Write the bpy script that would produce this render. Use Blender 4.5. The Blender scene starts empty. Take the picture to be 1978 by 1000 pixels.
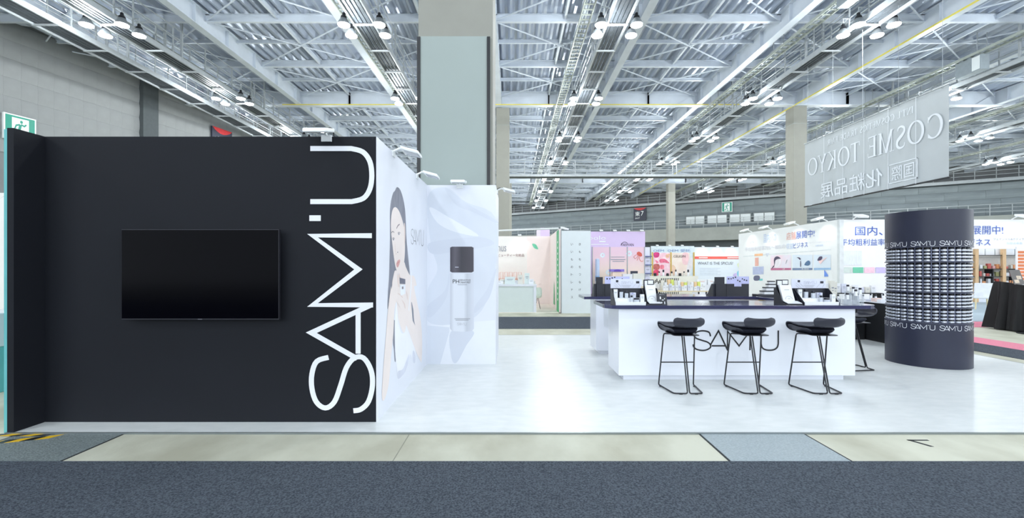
import bpy, bmesh, math, random
from mathutils import Vector, Matrix
random.seed(7)
sc = bpy.context.scene
COL = sc.collection
F, CX, HY, EYE = 880.0, 989.0, 515.0, 1.5          # focal length and horizon of the 1978x1000 photograph, eye height in metres

# ---------------------------------------------------------------- camera, world, exposure
cam_d = bpy.data.cameras.new('camera'); cam = bpy.data.objects.new('camera', cam_d); COL.objects.link(cam)
cam.location = (0, 0, EYE); cam.rotation_euler = (math.pi / 2, 0, 0)
cam_d.sensor_fit = 'HORIZONTAL'; cam_d.sensor_width = 36; cam_d.lens = 36 * F / 1978
cam_d.shift_y = (HY - 500) / 1978; cam_d.clip_start = 0.05; cam_d.clip_end = 400
sc.camera = cam
w = bpy.data.worlds.new('hall_ambient'); sc.world = w; w.use_nodes = True
bg = w.node_tree.nodes['Background']; bg.inputs[0].default_value = (0.86, 0.94, 1.0, 1); bg.inputs[1].default_value = 2.4
LAMP_WATT = 330.0                                  # one light per lamp cluster under the catwalks
LAMP_COL = (0.93, 0.98, 1.0)
sc.view_settings.view_transform = 'Standard'; sc.view_settings.look = 'None'
sc.view_settings.gamma = 1; sc.view_settings.use_curve_mapping = False
sc.view_settings.exposure = 0.22

# ---------------------------------------------------------------- helpers
def lin(c):
    return tuple(((x / 255) / 12.92 if x <= 10 else ((x / 255 + 0.055) / 1.055) ** 2.4) for x in c)
MATS = {}
def mat(name, rgb, rough=0.5, metal=0.0, var=0.06, scale=6.0, bump=0.0, bscale=60.0, emit=0.0, alpha=1.0, trans=0.0, spec=None, stretch=None, rgb2=None, coat=0.0):
    """a procedural principled material: base colour broken up by noise, optional fine relief"""
    if name in MATS: return MATS[name]
    m = bpy.data.materials.new(name); m.use_nodes = True; nt = m.node_tree; N = nt.nodes; L = nt.links
    p = N['Principled BSDF']; c = lin(rgb)
    tc = N.new('ShaderNodeTexCoord'); mp = N.new('ShaderNodeMapping'); L.new(tc.outputs['Object'], mp.inputs[0])
    if stretch: mp.inputs['Scale'].default_value = stretch
    nz = N.new('ShaderNodeTexNoise'); nz.inputs['Scale'].default_value = scale; nz.inputs['Detail'].default_value = 4; L.new(mp.outputs[0], nz.inputs['Vector'])
    cr = N.new('ShaderNodeValToRGB'); e = cr.color_ramp.elements
    a = lin(rgb2) if rgb2 else tuple(max(0, x * (1 - var)) for x in c)
    b = c if rgb2 else tuple(min(1, x * (1 + var)) for x in c)
    e[0].position = 0.35; e[0].color = (*a, 1); e[1].position = 0.65; e[1].color = (*b, 1)
    L.new(nz.outputs[0], cr.inputs[0]); L.new(cr.outputs[0], p.inputs['Base Color'])
    p.inputs['Roughness'].default_value = rough; p.inputs['Metallic'].default_value = metal
    if spec is not None: p.inputs['Specular IOR Level'].default_value = spec
    if coat: p.inputs['Coat Weight'].default_value = coat
    if emit: p.inputs['Emission Color'].default_value = (*c, 1); p.inputs['Emission Strength'].default_value = emit
    if alpha < 1: p.inputs['Alpha'].default_value = alpha
    if trans: p.inputs['Transmission Weight'].default_value = trans
    if bump:
        n2 = N.new('ShaderNodeTexNoise'); n2.inputs['Scale'].default_value = bscale; n2.inputs['Detail'].default_value = 3; L.new(mp.outputs[0], n2.inputs['Vector'])
        bp = N.new('ShaderNodeBump'); bp.inputs['Strength'].default_value = bump; bp.inputs['Distance'].default_value = 0.02
        L.new(n2.outputs[0], bp.inputs['Height']); L.new(bp.outputs[0], p.inputs['Normal'])
    MATS[name] = m
    return m

def ramp_mat(name, axis, stops, rough=0.5):
    """a print that runs through several colours along one object axis (generated coordinates)"""
    if name in MATS: return MATS[name]
    m = bpy.data.materials.new(name); m.use_nodes = True; N = m.node_tree.nodes; L = m.node_tree.links; p = N['Principled BSDF']
    tc = N.new('ShaderNodeTexCoord'); sx = N.new('ShaderNodeSeparateXYZ'); L.new(tc.outputs['Generated'], sx.inputs[0])
    nz = N.new('ShaderNodeTexNoise'); nz.inputs['Scale'].default_value = 3; L.new(tc.outputs['Generated'], nz.inputs['Vector'])
    ad = N.new('ShaderNodeMath'); ad.operation = 'MULTIPLY_ADD'; L.new(nz.outputs[0], ad.inputs[0]); ad.inputs[1].default_value = 0.08; L.new(sx.outputs['XYZ'.index(axis)], ad.inputs[2])
    cr = N.new('ShaderNodeValToRGB'); el = cr.color_ramp.elements
    for i, (pos, c) in enumerate(stops):
        e = el[i] if i < 2 else el.new(pos)
        e.position = pos; e.color = (*lin(c), 1)
    L.new(ad.outputs[0], cr.inputs[0]); L.new(cr.outputs[0], p.inputs['Base Color']); p.inputs['Roughness'].default_value = rough
    MATS[name] = m
    return m

class B:
    """collects faces; obj() links them as one mesh object"""
    def __init__(s): s.v = []; s.f = []; s.m = []
    def add(s, vs, fs, mi=0):
        o = len(s.v); s.v += [tuple(p) for p in vs]; s.f += [tuple(i + o for i in f) for f in fs]; s.m += [mi] * len(fs); return s
    def box(s, x0, x1, y0, y1, z0, z1, mi=0):
        return s.add([(x0,y0,z0),(x1,y0,z0),(x1,y1,z0),(x0,y1,z0),(x0,y0,z1),(x1,y0,z1),(x1,y1,z1),(x0,y1,z1)],
                     [(0,3,2,1),(4,5,6,7),(0,1,5,4),(1,2,6,5),(2,3,7,6),(3,0,4,7)], mi)
    def cbox(s, c, d, mi=0):
        return s.box(c[0]-d[0]/2, c[0]+d[0]/2, c[1]-d[1]/2, c[1]+d[1]/2, c[2]-d[2]/2, c[2]+d[2]/2, mi)
    def prism(s, pts, ax, a0, a1, mi=0):
        """polygon pts in the plane across axis ax, extruded from a0 to a1; x: (y,z), y: (x,z), z: (x,y)"""
        n = len(pts)
        def P(p, a): return (a, p[0], p[1]) if ax == 'x' else (p[0], a, p[1]) if ax == 'y' else (p[0], p[1], a)
        vs = [P(p, a0) for p in pts] + [P(p, a1) for p in pts]
        return s.add(vs, [tuple(range(n))[::-1], tuple(range(n, 2 * n))] + [(i, (i + 1) % n, n + (i + 1) % n, n + i) for i in range(n)], mi)
    def tube(s, path, r, n=6, mi=0, closed=False):
        path = [Vector(p) for p in path]; k = len(path); vs = []; up = Vector((0, 0, 1))
        for i, p in enumerate(path):
            a = path[i - 1] if (i > 0 or closed) else p; b = path[(i + 1) % k] if (i < k - 1 or closed) else p
            t = (b - a).normalized()
            u = t.cross(up if abs(t.z) < 0.95 else Vector((1, 0, 0))).normalized(); q = t.cross(u)
            rr = r[i] if isinstance(r, (list, tuple)) else r
            vs += [p + u * (rr * math.cos(2 * math.pi * j / n)) + q * (rr * math.sin(2 * math.pi * j / n)) for j in range(n)]
        fs = []
        for i in range(k if closed else k - 1):
            for j in range(n):
                a = i * n + j; b = i * n + (j + 1) % n; c = ((i + 1) % k) * n + (j + 1) % n; d = ((i + 1) % k) * n + j
                fs.append((a, b, c, d))
        if not closed: fs += [tuple(range(n))[::-1], tuple(range((k - 1) * n, k * n))]
        return s.add(vs, fs, mi)
    def bar(s, a, b, r, n=4, mi=0): return s.tube([a, b], r, n, mi)
    def lathe(s, prof, n=16, c=(0, 0, 0), mi=0, a0=0.0, a1=2 * math.pi):
        full = abs(a1 - a0 - 2 * math.pi) < 1e-6; k = n if full else n + 1; vs = []
        for r, z in prof:
            vs += [(c[0] + r * math.cos(a0 + (a1 - a0) * j / n), c[1] + r * math.sin(a0 + (a1 - a0) * j / n), c[2] + z) for j in range(k)]
        fs = []
        for i in range(len(prof) - 1):
            for j in range(n):
                j2 = (j + 1) % k
                fs.append((i * k + j, i * k + j2, (i + 1) * k + j2, (i + 1) * k + j))
        if full:
            if prof[0][0] > 1e-4: fs.append(tuple(range(k))[::-1])
            if prof[-1][0] > 1e-4: fs.append(tuple(range((len(prof) - 1) * k, len(prof) * k)))
        return s.add(vs, fs, mi)
    def poly(s, pts, mi=0): return s.add(pts, [tuple(range(len(pts)))], mi)
    def mesh(s, name, mats, bevel=0, smooth=False, seg=2):
        me = bpy.data.meshes.new(name); me.from_pydata(s.v, [], s.f)
        for m in (mats if isinstance(mats, (list, tuple)) else [mats]): me.materials.append(m)
        if any(s.m): me.polygons.foreach_set('material_index', s.m)
        if bevel:
            bm = bmesh.new(); bm.from_mesh(me)
            bmesh.ops.remove_doubles(bm, verts=bm.verts, dist=1e-5)
            bmesh.ops.recalc_face_normals(bm, faces=bm.faces)
            es = [e for e in bm.edges if len(e.link_faces) == 2 and e.calc_face_angle(0) > 0.6]
            bmesh.ops.bevel(bm, geom=es, offset=bevel, segments=seg, affect='EDGES', profile=0.5)
            bm.to_mesh(me); bm.free()
        if smooth:
            me.polygons.foreach_set('use_smooth', [True] * len(me.polygons)); me.set_sharp_from_angle(angle=math.radians(40))
        me.update(); return me
    def obj(s, name, mats, parent=None, bevel=0, smooth=False, seg=2, world=False):
        return ob(name, s.mesh(name, mats, bevel, smooth, seg), parent, world=world)

def pm(o):
    return Matrix.LocRotScale(o.location, o.rotation_euler, None) if o.parent is None else pm(o.parent) @ o.matrix_parent_inverse @ Matrix.LocRotScale(o.location, o.rotation_euler, o.scale)
def ob(name, me, parent=None, loc=(0, 0, 0), rot=(0, 0, 0), world=False):
    o = bpy.data.objects.new(name, me); COL.objects.link(o); o.location = loc; o.rotation_euler = rot
    if parent:
        o.parent = parent
        if world: o.matrix_parent_inverse = pm(parent).inverted()
    return o
def tag(o, label, cat=None, group=None, kind=None):
    o['label'] = label
    if cat: o['category'] = cat
    if group: o['group'] = group
    if kind: o['kind'] = kind
    return o
def thing(name, label, cat, loc=(0, 0, 0), rz=0, group=None, kind=None):
    o = ob(name, None, None, loc, (0, 0, rz)); o.empty_display_size = 0.1
    return tag(o, label, cat, group, kind)
def dup(root, loc=None, rz=None, label=None, group=None):
    """a copy of a thing with copies of its parts and sub-parts"""
    r = root.copy(); COL.objects.link(r)
    if loc is not None: r.location = loc
    if rz is not None: r.rotation_euler = (0, 0, rz)
    if label: r['label'] = label
    if group: r['group'] = group
    for ch in root.children:
        c = ch.copy(); COL.objects.link(c); c.parent = r
        for g in ch.children:
            d = g.copy(); COL.objects.link(d); d.parent = c
    return r
def X(x, D): return (x - CX) * D / F
def Z(y, D): return EYE - (y - HY) * D / F
def onx(x, y, PX):                                   # photo pixel -> point on the wall plane X = PX
    D = PX * F / (x - CX); return (PX, D, Z(y, D))
def spline(pts, n=6, closed=False):
    out = []; k = len(pts)
    rng = range(k) if closed else range(k - 1)
    for i in rng:
        p1 = pts[i]; p2 = pts[(i + 1) % k]
        p0 = pts[i - 1] if (i > 0 or closed) else p1; p3 = pts[(i + 2) % k] if (i + 2 < k or closed) else p2
        for j in range(n):
            t = j / n
            out.append(tuple(0.5 * (2 * b + (c - a) * t + (2 * a - 5 * b + 4 * c - d) * t * t + (3 * b - a - 3 * c + d) * t ** 3) for a, b, c, d in zip(p0, p1, p2, p3)))
    if not closed: out.append(tuple(pts[-1]))
    return out
def ribbon(b, pts, wd, fn):
    """flat stroke of width wd along the 2D polyline pts; fn maps (u, v) to 3D"""
    n = len(pts); L_ = []; R_ = []
    for i, p in enumerate(pts):
        a = pts[max(i - 1, 0)]; c = pts[min(i + 1, n - 1)]
        d1 = Vector((p[0] - a[0], p[1] - a[1])) if i > 0 else Vector((c[0] - p[0], c[1] - p[1]))
        d2 = Vector((c[0] - p[0], c[1] - p[1])) if i < n - 1 else d1
        d1.normalize(); d2.normalize(); nn = Vector((-d1.y - d2.y, d1.x + d2.x))
        if nn.length < 1e-6: nn = Vector((-d1.y, d1.x))
        nn.normalize(); k = max(0.45, nn.dot(Vector((-d1.y, d1.x))))
        h = (wd[i] if isinstance(wd, list) else wd) / 2 / k
        L_.append((p[0] + nn.x * h, p[1] + nn.y * h)); R_.append((p[0] - nn.x * h, p[1] - nn.y * h))
    b.add([fn(*p) for p in L_] + [fn(*p) for p in R_], [(i, n + i, n + i + 1, i + 1) for i in range(n - 1)])

# letters from the built-in font, as flat meshes fitted into a box
TXT = {}
def tgeo(s):
    if s not in TXT:
        c = bpy.data.curves.new('t', 'FONT'); c.body = s; c.resolution_u = 2; c.fill_mode = 'FRONT'
        o = bpy.data.objects.new('t', c); me = bpy.data.meshes.new_from_object(o)
        vs = [tuple(v.co) for v in me.vertices]; fs = [tuple(p.vertices) for p in me.polygons]
        bpy.data.objects.remove(o); bpy.data.curves.remove(c); bpy.data.meshes.remove(me)
        x0 = min(v[0] for v in vs); x1 = max(v[0] for v in vs); y0 = min(v[1] for v in vs); y1 = max(v[1] for v in vs)
        TXT[s] = ([((v[0] - x0) / (x1 - x0), (v[1] - y0) / (y1 - y0)) for v in vs], fs)
    return TXT[s]
def text(s, fn, m, parent, name='lettering', bold=0.0):
    """fn maps the unit square of the line of text to 3D"""
    vs, fs = tgeo(s); b = B(); b.add([fn(*v) for v in vs], fs)
    return b.obj(name, m, parent, world=True)
def flaty(x0, x1, y0, y1, D):                        # unit square -> rectangle of photo pixels on a frontal wall at depth D (y0 top, y1 bottom)
    return lambda u, v: (X(x0 + (x1 - x0) * u, D), D, Z(y1 + (y0 - y1) * v, D))
def quad_fn(a, b, c, d):                             # bl, br, tr, tl
    a, b, c, d = map(Vector, (a, b, c, d))
    return lambda u, v: tuple(a * (1 - u) * (1 - v) + b * u * (1 - v) + c * u * v + d * (1 - u) * v)
def lift(fn, d):
    """fn moved by d along its own normal, so that crossing strokes lie one on the other"""
    def g(u, v):
        p = Vector(fn(u, v)); n = (Vector(fn(u + 1e-3, v)) - p).cross(Vector(fn(u, v + 1e-3)) - p)
        return tuple(p + n.normalized() * d)
    return g
def line_bar(D, x0, x1, y0, y1, m, parent):          # a line of print too small to read
    return B().box(X(x0, D), X(x1, D), D - 0.001, D, Z(y1, D), Z(y0, D)).obj('text_line', m, parent, world=True)
# the brand wordmark as strokes, in units of its own height: S A M ' U
def _cv(p): return ((950 - p[1]) / 195.0, (258 - p[0]) / 195.0)
LOGO_S = spline([_cv(p) for p in [(122,772),(85,785),(70,825),(70,872),(84,915),(112,934),(140,915),(160,862),(178,805),(203,774),(232,774),(255,812),(260,860),(248,912),(224,938),(200,943)]], 4)
LOGO_A = [_cv(p) for p in [(212,776),(68,693),(256,604)]]
LOGO_BAR = [_cv(p) for p in [(215,760),(215,626)]]
LOGO_M = [_cv(p) for p in [(262,604),(72,604),(216,490),(72,382),(258,382)]]
LOGO_Q = [_cv(p) for p in [(62,326),(98,326)]]
LOGO_U = [_cv(p) for p in [(65,273)]] + spline([_cv(p) for p in [(195,273),(232,262),(252,232),(258,190),(252,145),(230,114),(193,103)]], 4) + [_cv((65,103))]
LOGO = [LOGO_S, LOGO_A, LOGO_BAR, LOGO_M, LOGO_Q, LOGO_U]
LOGO_W = max(p[0] for s in LOGO for p in s)
def logo(fn, m, parent, wd=0.075, name='logo'):
    """fn maps (0..1 along the word, 0..1 height) to 3D"""
    b = B()
    for i, s in enumerate(LOGO): ribbon(b, s, wd * (1.15 if s is LOGO_Q else 1), lift(lambda u, v: fn(u / LOGO_W, v), 0.0004 * i))
    return b.obj(name, m, parent, world=True)

# ---------------------------------------------------------------- materials of the setting
M_conc = mat('concrete', (184, 182, 162), 0.7, scale=1.6, bump=0.12, bscale=30, rgb2=(214, 214, 196), stretch=(1, 0.6, 1))
M_carpet = mat('needle_felt_carpet', (112, 120, 130), 0.95, scale=85, bump=0.9, bscale=160, rgb2=(68, 75, 84), spec=0.1)
M_pink = mat('pink_carpet', (240, 150, 170), 0.95, var=0.08, scale=80, bump=0.5, bscale=200, spec=0.1)
M_pale = mat('pale_blue_carpet', (190, 205, 215), 0.95, var=0.06, scale=80, bump=0.4, bscale=200, spec=0.1)
M_vinyl = mat('white_marbled_vinyl', (236, 239, 238), 0.34, scale=5, rgb2=(228, 232, 231), stretch=(1, 2.2, 1))
M_alu = mat('aluminium_trim', (150, 158, 160), 0.35, metal=0.8, var=0.03)
M_tread = mat('steel_tread_plate', (150, 160, 160), 0.55, scale=55, rgb2=(96, 108, 108), bump=0.7, bscale=55, stretch=(1, 2.4, 1))
M_treadl = mat('bright_tread_plate', (186, 197, 201), 0.5, scale=55, rgb2=(158, 171, 176), bump=0.6, bscale=55, stretch=(1, 2.4, 1))
M_groove = mat('dark_joint', (40, 44, 46), 0.8)
M_wallp = mat('precast_wall_panel', (146, 149, 150), 0.75, var=0.07, scale=1.3, bump=0.1, bscale=25)
M_wallb = mat('wall_backing', (128, 131, 133), 0.85, var=0.05, scale=1)
M_wallg = mat('rear_wall_panel', (135, 145, 150), 0.7, var=0.10, scale=0.5, stretch=(1, 1, 3))
M_band = mat('grey_wall_band', (158, 162, 158), 0.75, var=0.05, scale=1)
M_dark = mat('dark_pilaster_and_recess_shade', (84, 90, 93), 0.9, var=0.05)  # the pilaster's own dark grey; also paints shade on the rear wall sheet
M_steel = mat('painted_roof_steel', (212, 220, 230), 0.42, var=0.05, scale=1.2)
M_deck = mat('folded_metal_roof', (186, 195, 210), 0.30, metal=0.35, var=0.12, scale=0.8, stretch=(1, 0.12, 1))
M_yel = mat('yellow_marking', (228, 214, 96), 0.5, var=0.05)
M_galv = mat('galvanised_rail', (168, 174, 178), 0.45, metal=0.2, var=0.05)
M_grate = mat('dark_deck_grating', (78, 84, 90), 0.6, metal=0.4, var=0.12, scale=12)
M_tray = mat('cable_tray', (164, 170, 162), 0.5, metal=0.1, var=0.06)
M_black = mat('black_enamel', (26, 28, 32), 0.4, var=0.1)
M_lens = mat('lamp_lens', (255, 255, 255), 0.3, emit=22.0)
M_col = mat('column_cladding', (150, 150, 142), 0.6, var=0.03, scale=2)
M_colclad = mat('grey_column_board', (160, 171, 168), 0.6, var=0.02, scale=1)

def struct(o, label, cat): return tag(o, label, cat, kind='structure')
# ---------------------------------------------------------------- floors
fl = struct(B().box(-34, 62, -30, 96, -0.2, 0).obj('floor', M_conc), 'bare concrete floor of the exhibition hall', 'floor')
cv = B(); cv.box(-4.41, -3.49, -6, 4.085, 0, 0.004); cv.obj('trench_cover', M_tread, fl)
cv = B(); cv.box(1.69, 2.61, -6, 4.085, 0, 0.004); o_ = cv.obj('trench_cover', M_treadl, fl); o_['label'] = 'bright ribbed steel trench cover'
for x in (-4.42, -3.48, 1.68, 2.62): B().box(x - 0.008, x + 0.008, -6, 4.085, 0, 0.002).obj('floor_joint', M_groove, fl)
for x in (-0.92,): B().box(x - 0.004, x + 0.004, -6, 4.085, 0, 0.0015).obj('floor_joint', mat('faint_joint', (150, 150, 134), 0.8), fl)
tape = B()
for p in [(5.95, 4.02)]: pass
mk = B(); mk.box(3.42, 3.60, 3.93, 3.95, 0, 0.002); mk.prism([(3.42, 3.95), (3.45, 3.95), (3.52, 3.80), (3.49, 3.80)], 'z', 0, 0.002); mk.obj('floor_marking', M_groove, fl)
cp = B().box(-34, 40, -12, 3.50, 0, 0.008).obj('aisle_carpet', M_carpet); struct(cp, 'dark grey needle-felt aisle carpet along the open front of the booth', 'carpet')
cp = B().box(-14, 7.0, 11.0, 13.6, 0, 0.008).obj('aisle_carpet', M_carpet); struct(cp, 'grey carpet strip in the aisle between the white booth and the pale pink booth', 'carpet')
cp = B().box(8.25, 9.12, -6, 11.2, 0, 0.008).obj('aisle_carpet', M_carpet); struct(cp, 'narrow grey carpet strip beside the pink carpet right of the booth', 'carpet')
cp = B().box(9.12, 9.85, -6, 11.2, 0, 0.009).obj('pink_carpet_strip', M_pink); struct(cp, 'pink carpet strip in the side aisle beside the grey one', 'carpet')
cp = B().box(9.85, 30, 11.3, 12.4, 0, 0.009).obj('pink_carpet_strip', M_pink); struct(cp, 'pink carpet strip in front of the white shelf booth', 'carpet')
cp = B().box(9.70, 30, 12.45, 22.0, 0, 0.02).obj('booth_floor', M_pale); struct(cp, 'pale blue-grey carpet of the white shelf booth', 'floor')
bf = B().box(-4.54, 7.85, 4.09, 9.92, 0.0, 0.015).obj('booth_floor', M_vinyl); struct(bf, 'white marbled vinyl floor of the booth with metal edging', 'floor')
for a in ((-4.54, 7.85, 4.075, 4.09), (-4.54, 7.85, 9.92, 9.935)): B().box(*a, 0, 0.016).obj('floor_edging', M_alu, bf)
B().box(7.85, 7.865, 4.075, 9.935, 0, 0.016).obj('floor_edging', M_alu, bf)

# ---------------------------------------------------------------- hall walls
AL = math.atan2(1, 0.24); wl = B().box(-18, 62, 0, 0.4, -0.1, 12.4).obj('wall_left', M_wallb)
wl.location = (-26.7, 0, 0); wl.rotation_euler = (0, 0, AL); struct(wl, 'tall grey hall wall of tilted precast panels behind the dark booth wall', 'wall')
pmesh = B().prism([(-0.03, 0.002), (-0.05, 0.002), (-0.085, 0.20), (-0.098, 0.42), (-0.085, 0.64), (-0.05, 0.818), (-0.03, 0.818)], 'x', 0.0015, 0.5985).mesh('wall_panel', M_wallp, smooth=True)
for r in range(7):
    for c in range(40):
        s = 17.2 + c * 0.6
        if 26.0 < s < 26.6: continue
        ob('wall_panel', pmesh, wl, (s, 0, 6.45 + r * 0.82))
B().box(25.9, 26.75, -0.35, 0, 0, 12.4).obj('pilaster', M_dark, wl)
AB = math.atan2(-0.618, 1); wb = B().box(-12, 86, 0, 0.4, -0.1, 12.6).obj('wall_back', M_wallb)
wb.location = (0, 78, 0); wb.rotation_euler = (0, 0, AB); struct(wb, 'long grey rear hall wall with a walkway and horizontal panels', 'wall')
pm2 = B().prism([(-0.05, 0.01), (-0.10, 0.01), (-0.20, 0.25), (-0.24, 0.45), (-0.20, 0.66), (-0.10, 0.89), (-0.05, 0.89)], 'x', 0.008, 3.192).mesh('wall_panel', M_wallg)
for r in range(4):
    for c in range(22): ob('wall_panel', pm2, wb, (-6 + c * 3.2 + (r % 2) * 1.1, 0, 6.75 + r * 0.9))
B().box(-12, 86, -1.4, 0, 5.0, 6.7).obj('walkway_beam', M_band, wb)
B().box(-12, 86, -0.02, 0, 0, 5.0).obj('recess_shade_sheet', M_dark, wb)  # flat sheet, no hollow: the shade below the walkway is put into its colour
post = B().box(-0.03, 0.03, -0.03, 0.03, 0, 1.15).mesh('railing_post', M_galv)
for i in range(44): ob('railing_post', post, wb, (-6 + i * 1.6, -1.35, 6.7))
for z in (7.1, 7.48, 7.83): B().box(-12, 86, -1.38, -1.33, z - 0.025, z + 0.025).obj('handrail', M_galv, wb)
def on_back(x, y, off=0.0):
    b = (x - CX) / F; Y = 78 / (1 + 0.618 * b) - off; return Vector((b * Y, Y, Z(y, Y)))
def wb_s(p): d = Vector((1, -0.618)).normalized(); return d.x * p.x + d.y * (p.y - 78)
for i, (xa, xb) in enumerate([(1325, 1363), (1366, 1406), (1409, 1452), (1455, 1498)]):
    p = on_back(xa, 432); q = on_back(xb, 412); s0, s1 = wb_s(p), wb_s(q)
    wd = B().box(s0, s1, -0.42, -0.30, 7.2, 8.45).obj('window_%d' % (i + 1), mat('window_frame', (120, 128, 130), 0.5)); wd.location = wb.location; wd.rotation_euler = wb.rotation_euler
    struct(wd, 'white high window strip in the rear hall wall', 'window'); wd['group'] = 'strip windows in the rear wall'
    mw = (s0 + s1) / 2; pn = mat('bright_window_pane', (225, 232, 235), 0.3, var=0.02)
    B().box(s0 + 0.12, mw - 0.05, -0.45, -0.42, 7.32, 8.33).obj('pane', pn, wd); B().box(mw + 0.05, s1 - 0.12, -0.45, -0.42, 7.32, 8.33).obj('pane', pn, wd)
gal = thing('wall_gallery', 'service gallery with railing high on the rear hall wall', 'catwalk', (0, 78, 0), AB)
B().box(-8, 74, -1.7, -0.25, 10.2, 10.42).obj('deck', M_grate, gal)
B().box(-8, 74, -1.85, -1.7, 10.1, 10.42).obj('edge_beam', M_galv, gal)
for i in range(52): ob('railing_post', post, gal, (-8 + i * 1.58, -1.75, 10.42))
for z in (10.8, 11.2, 11.55): B().box(-8, 74, -1.78, -1.73, z - 0.025, z + 0.025).obj('handrail', M_galv, gal)

# ---------------------------------------------------------------- roof
PX_, PD = 0.42, 0.18; b = B(); nx = 214; vs = []
for i in range(nx):
    x0 = -32 + i * PX_
    for dx, dz in ((0, 0), (0.09, 0), (0.20, PD), (0.31, PD)): vs.append((x0 + dx, dz))
n = len(vs); b.add([(x, -28, 12.22 + z) for x, z in vs] + [(x, 84, 12.22 + z) for x, z in vs], [(i, i + 1, n + i + 1, n + i) for i in range(n - 1)])
ce = b.obj('ceiling', M_deck); struct(ce, 'folded metal roof on steel girders, purlins and bracing', 'roof')
GX = [-0.8 + 6.1 * k for k in range(-4, 10)]
def hbeam_y(x, y0, y1, zb, zt, wf, tf, tw, stiff=0):
    b = B(); b.box(x - wf/2, x + wf/2, y0, y1, zb, zb + tf); b.box(x - wf/2, x + wf/2, y0, y1, zt - tf, zt); b.box(x - tw/2, x + tw/2, y0, y1, zb + tf, zt - tf)
    if stiff:
        y = y0 + 1.0
        while y < y1: b.box(x - wf/2 * .9, x + wf/2 * .9, y - 0.012, y + 0.012, zb + tf, zt - tf); y += stiff
    return b
gm = hbeam_y(0, -28, 82, 11.4, 12.2, 0.34, 0.03, 0.025, 2.167).mesh('girder', M_steel)
for x in GX: ob('girder', gm, ce, (x, 0, 0))
for y in (2, 28, 54):
    b = B(); b.box(-30, 56, y - 0.2, y + 0.2, 11.38, 11.42); b.box(-30, 56, y - 0.2, y + 0.2, 12.16, 12.2); b.box(-30, 56, y - 0.02, y + 0.02, 11.42, 12.16)
    for x in GX:
        for s in (-1, 1):
            b.prism([(x + s * 0.17, 11.42), (x + s * 1.3, 11.42), (x + s * 0.17, 12.1)], 'y', y - 0.10, y - 0.07); b.box(x + s * 3.05 - 0.03, x + s * 3.05 + 0.03, y - 0.18, y + 0.18, 11.42, 12.16)
    b.obj('main_girder', M_steel, ce)
B().box(-14, 14, 27.76, 27.80, 11.36, 11.41).obj('yellow_strip', M_yel, ce)
B().box(17.28, 17.32, 4, 62, 11.36, 11.42).obj('yellow_strip', M_yel, ce)
k = -8
py = []
while 28 + 2.1667 * k < 80:
    y = 28 + 2.1667 * k
    if k % 12 != 0:
        heavy = (k % 2 == 0)
        if heavy: bb = [(-30, 56, y - 0.075, y + 0.075, 11.86, 11.885), (-30, 56, y - 0.075, y + 0.075, 12.17, 12.195), (-30, 56, y - 0.01, y + 0.01, 11.885, 12.17)]
        else: bb = [(-30, 56, y - 0.05, y + 0.05, 12.03, 12.05), (-30, 56, y - 0.05, y + 0.05, 12.175, 12.195), (-30, 56, y - 0.01, y + 0.01, 12.05, 12.175)]
        b = B()
        for q in bb: b.box(*q)
        b.obj('purlin', M_steel, ce); py.append((k, y))
    k += 1
sm = hbeam_y(0, 8, 80, 11.98, 12.16, 0.10, 0.015, 0.015).mesh('secondary_beam', M_steel)
for x in GX[:-1]: ob('secondary_beam', sm, ce, (x + 3.05, 0, 0))
rodm = [B().bar((s * -2.95, -2.1, 11.92), (s * 2.95, 2.1, 11.92), 0.032, 5).mesh('brace_rod', M_steel) for s in (1, -1)]
nb = 0
for x in GX[:-1]:
    for kk in range(-5, 20, 2):
        y = 28 + 2.1667 * kk
        bx, by = x + 3.05, y
        if y > 12 and abs(bx) / y < 1.25 and y < 76 - 0.618 * bx and nb < 290:
            for rm in rodm: ob('brace_rod', rm, ce, (bx, by, 0)); nb += 1
# columns of the hall
def column(x, y, wd, top, label):
    t = B().box(x - wd/2, x + wd/2, y, y + wd, 0, top).obj('column', M_col, bevel=0.02); struct(t, label, 'column')
    B().box(x - wd/2 - 0.01, x + wd/2 + 0.01, y - 0.01, y + wd + 0.01, top - 1.1, top - 1.06).obj('joint', M_band, t)
    return t
column(-0.57, 28.3, 0.83, 11.38, 'slim grey hall column beside the wide column box')
column(17.72, 28.0, 0.83, 11.38, 'grey hall column beside the hanging banner')
column(-0.45, 54, 0.83, 11.38, 'far grey hall column behind the slim one')
column(18.95, 54, 0.83, 11.38, 'far grey hall column behind the rose-poster booth')

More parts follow.
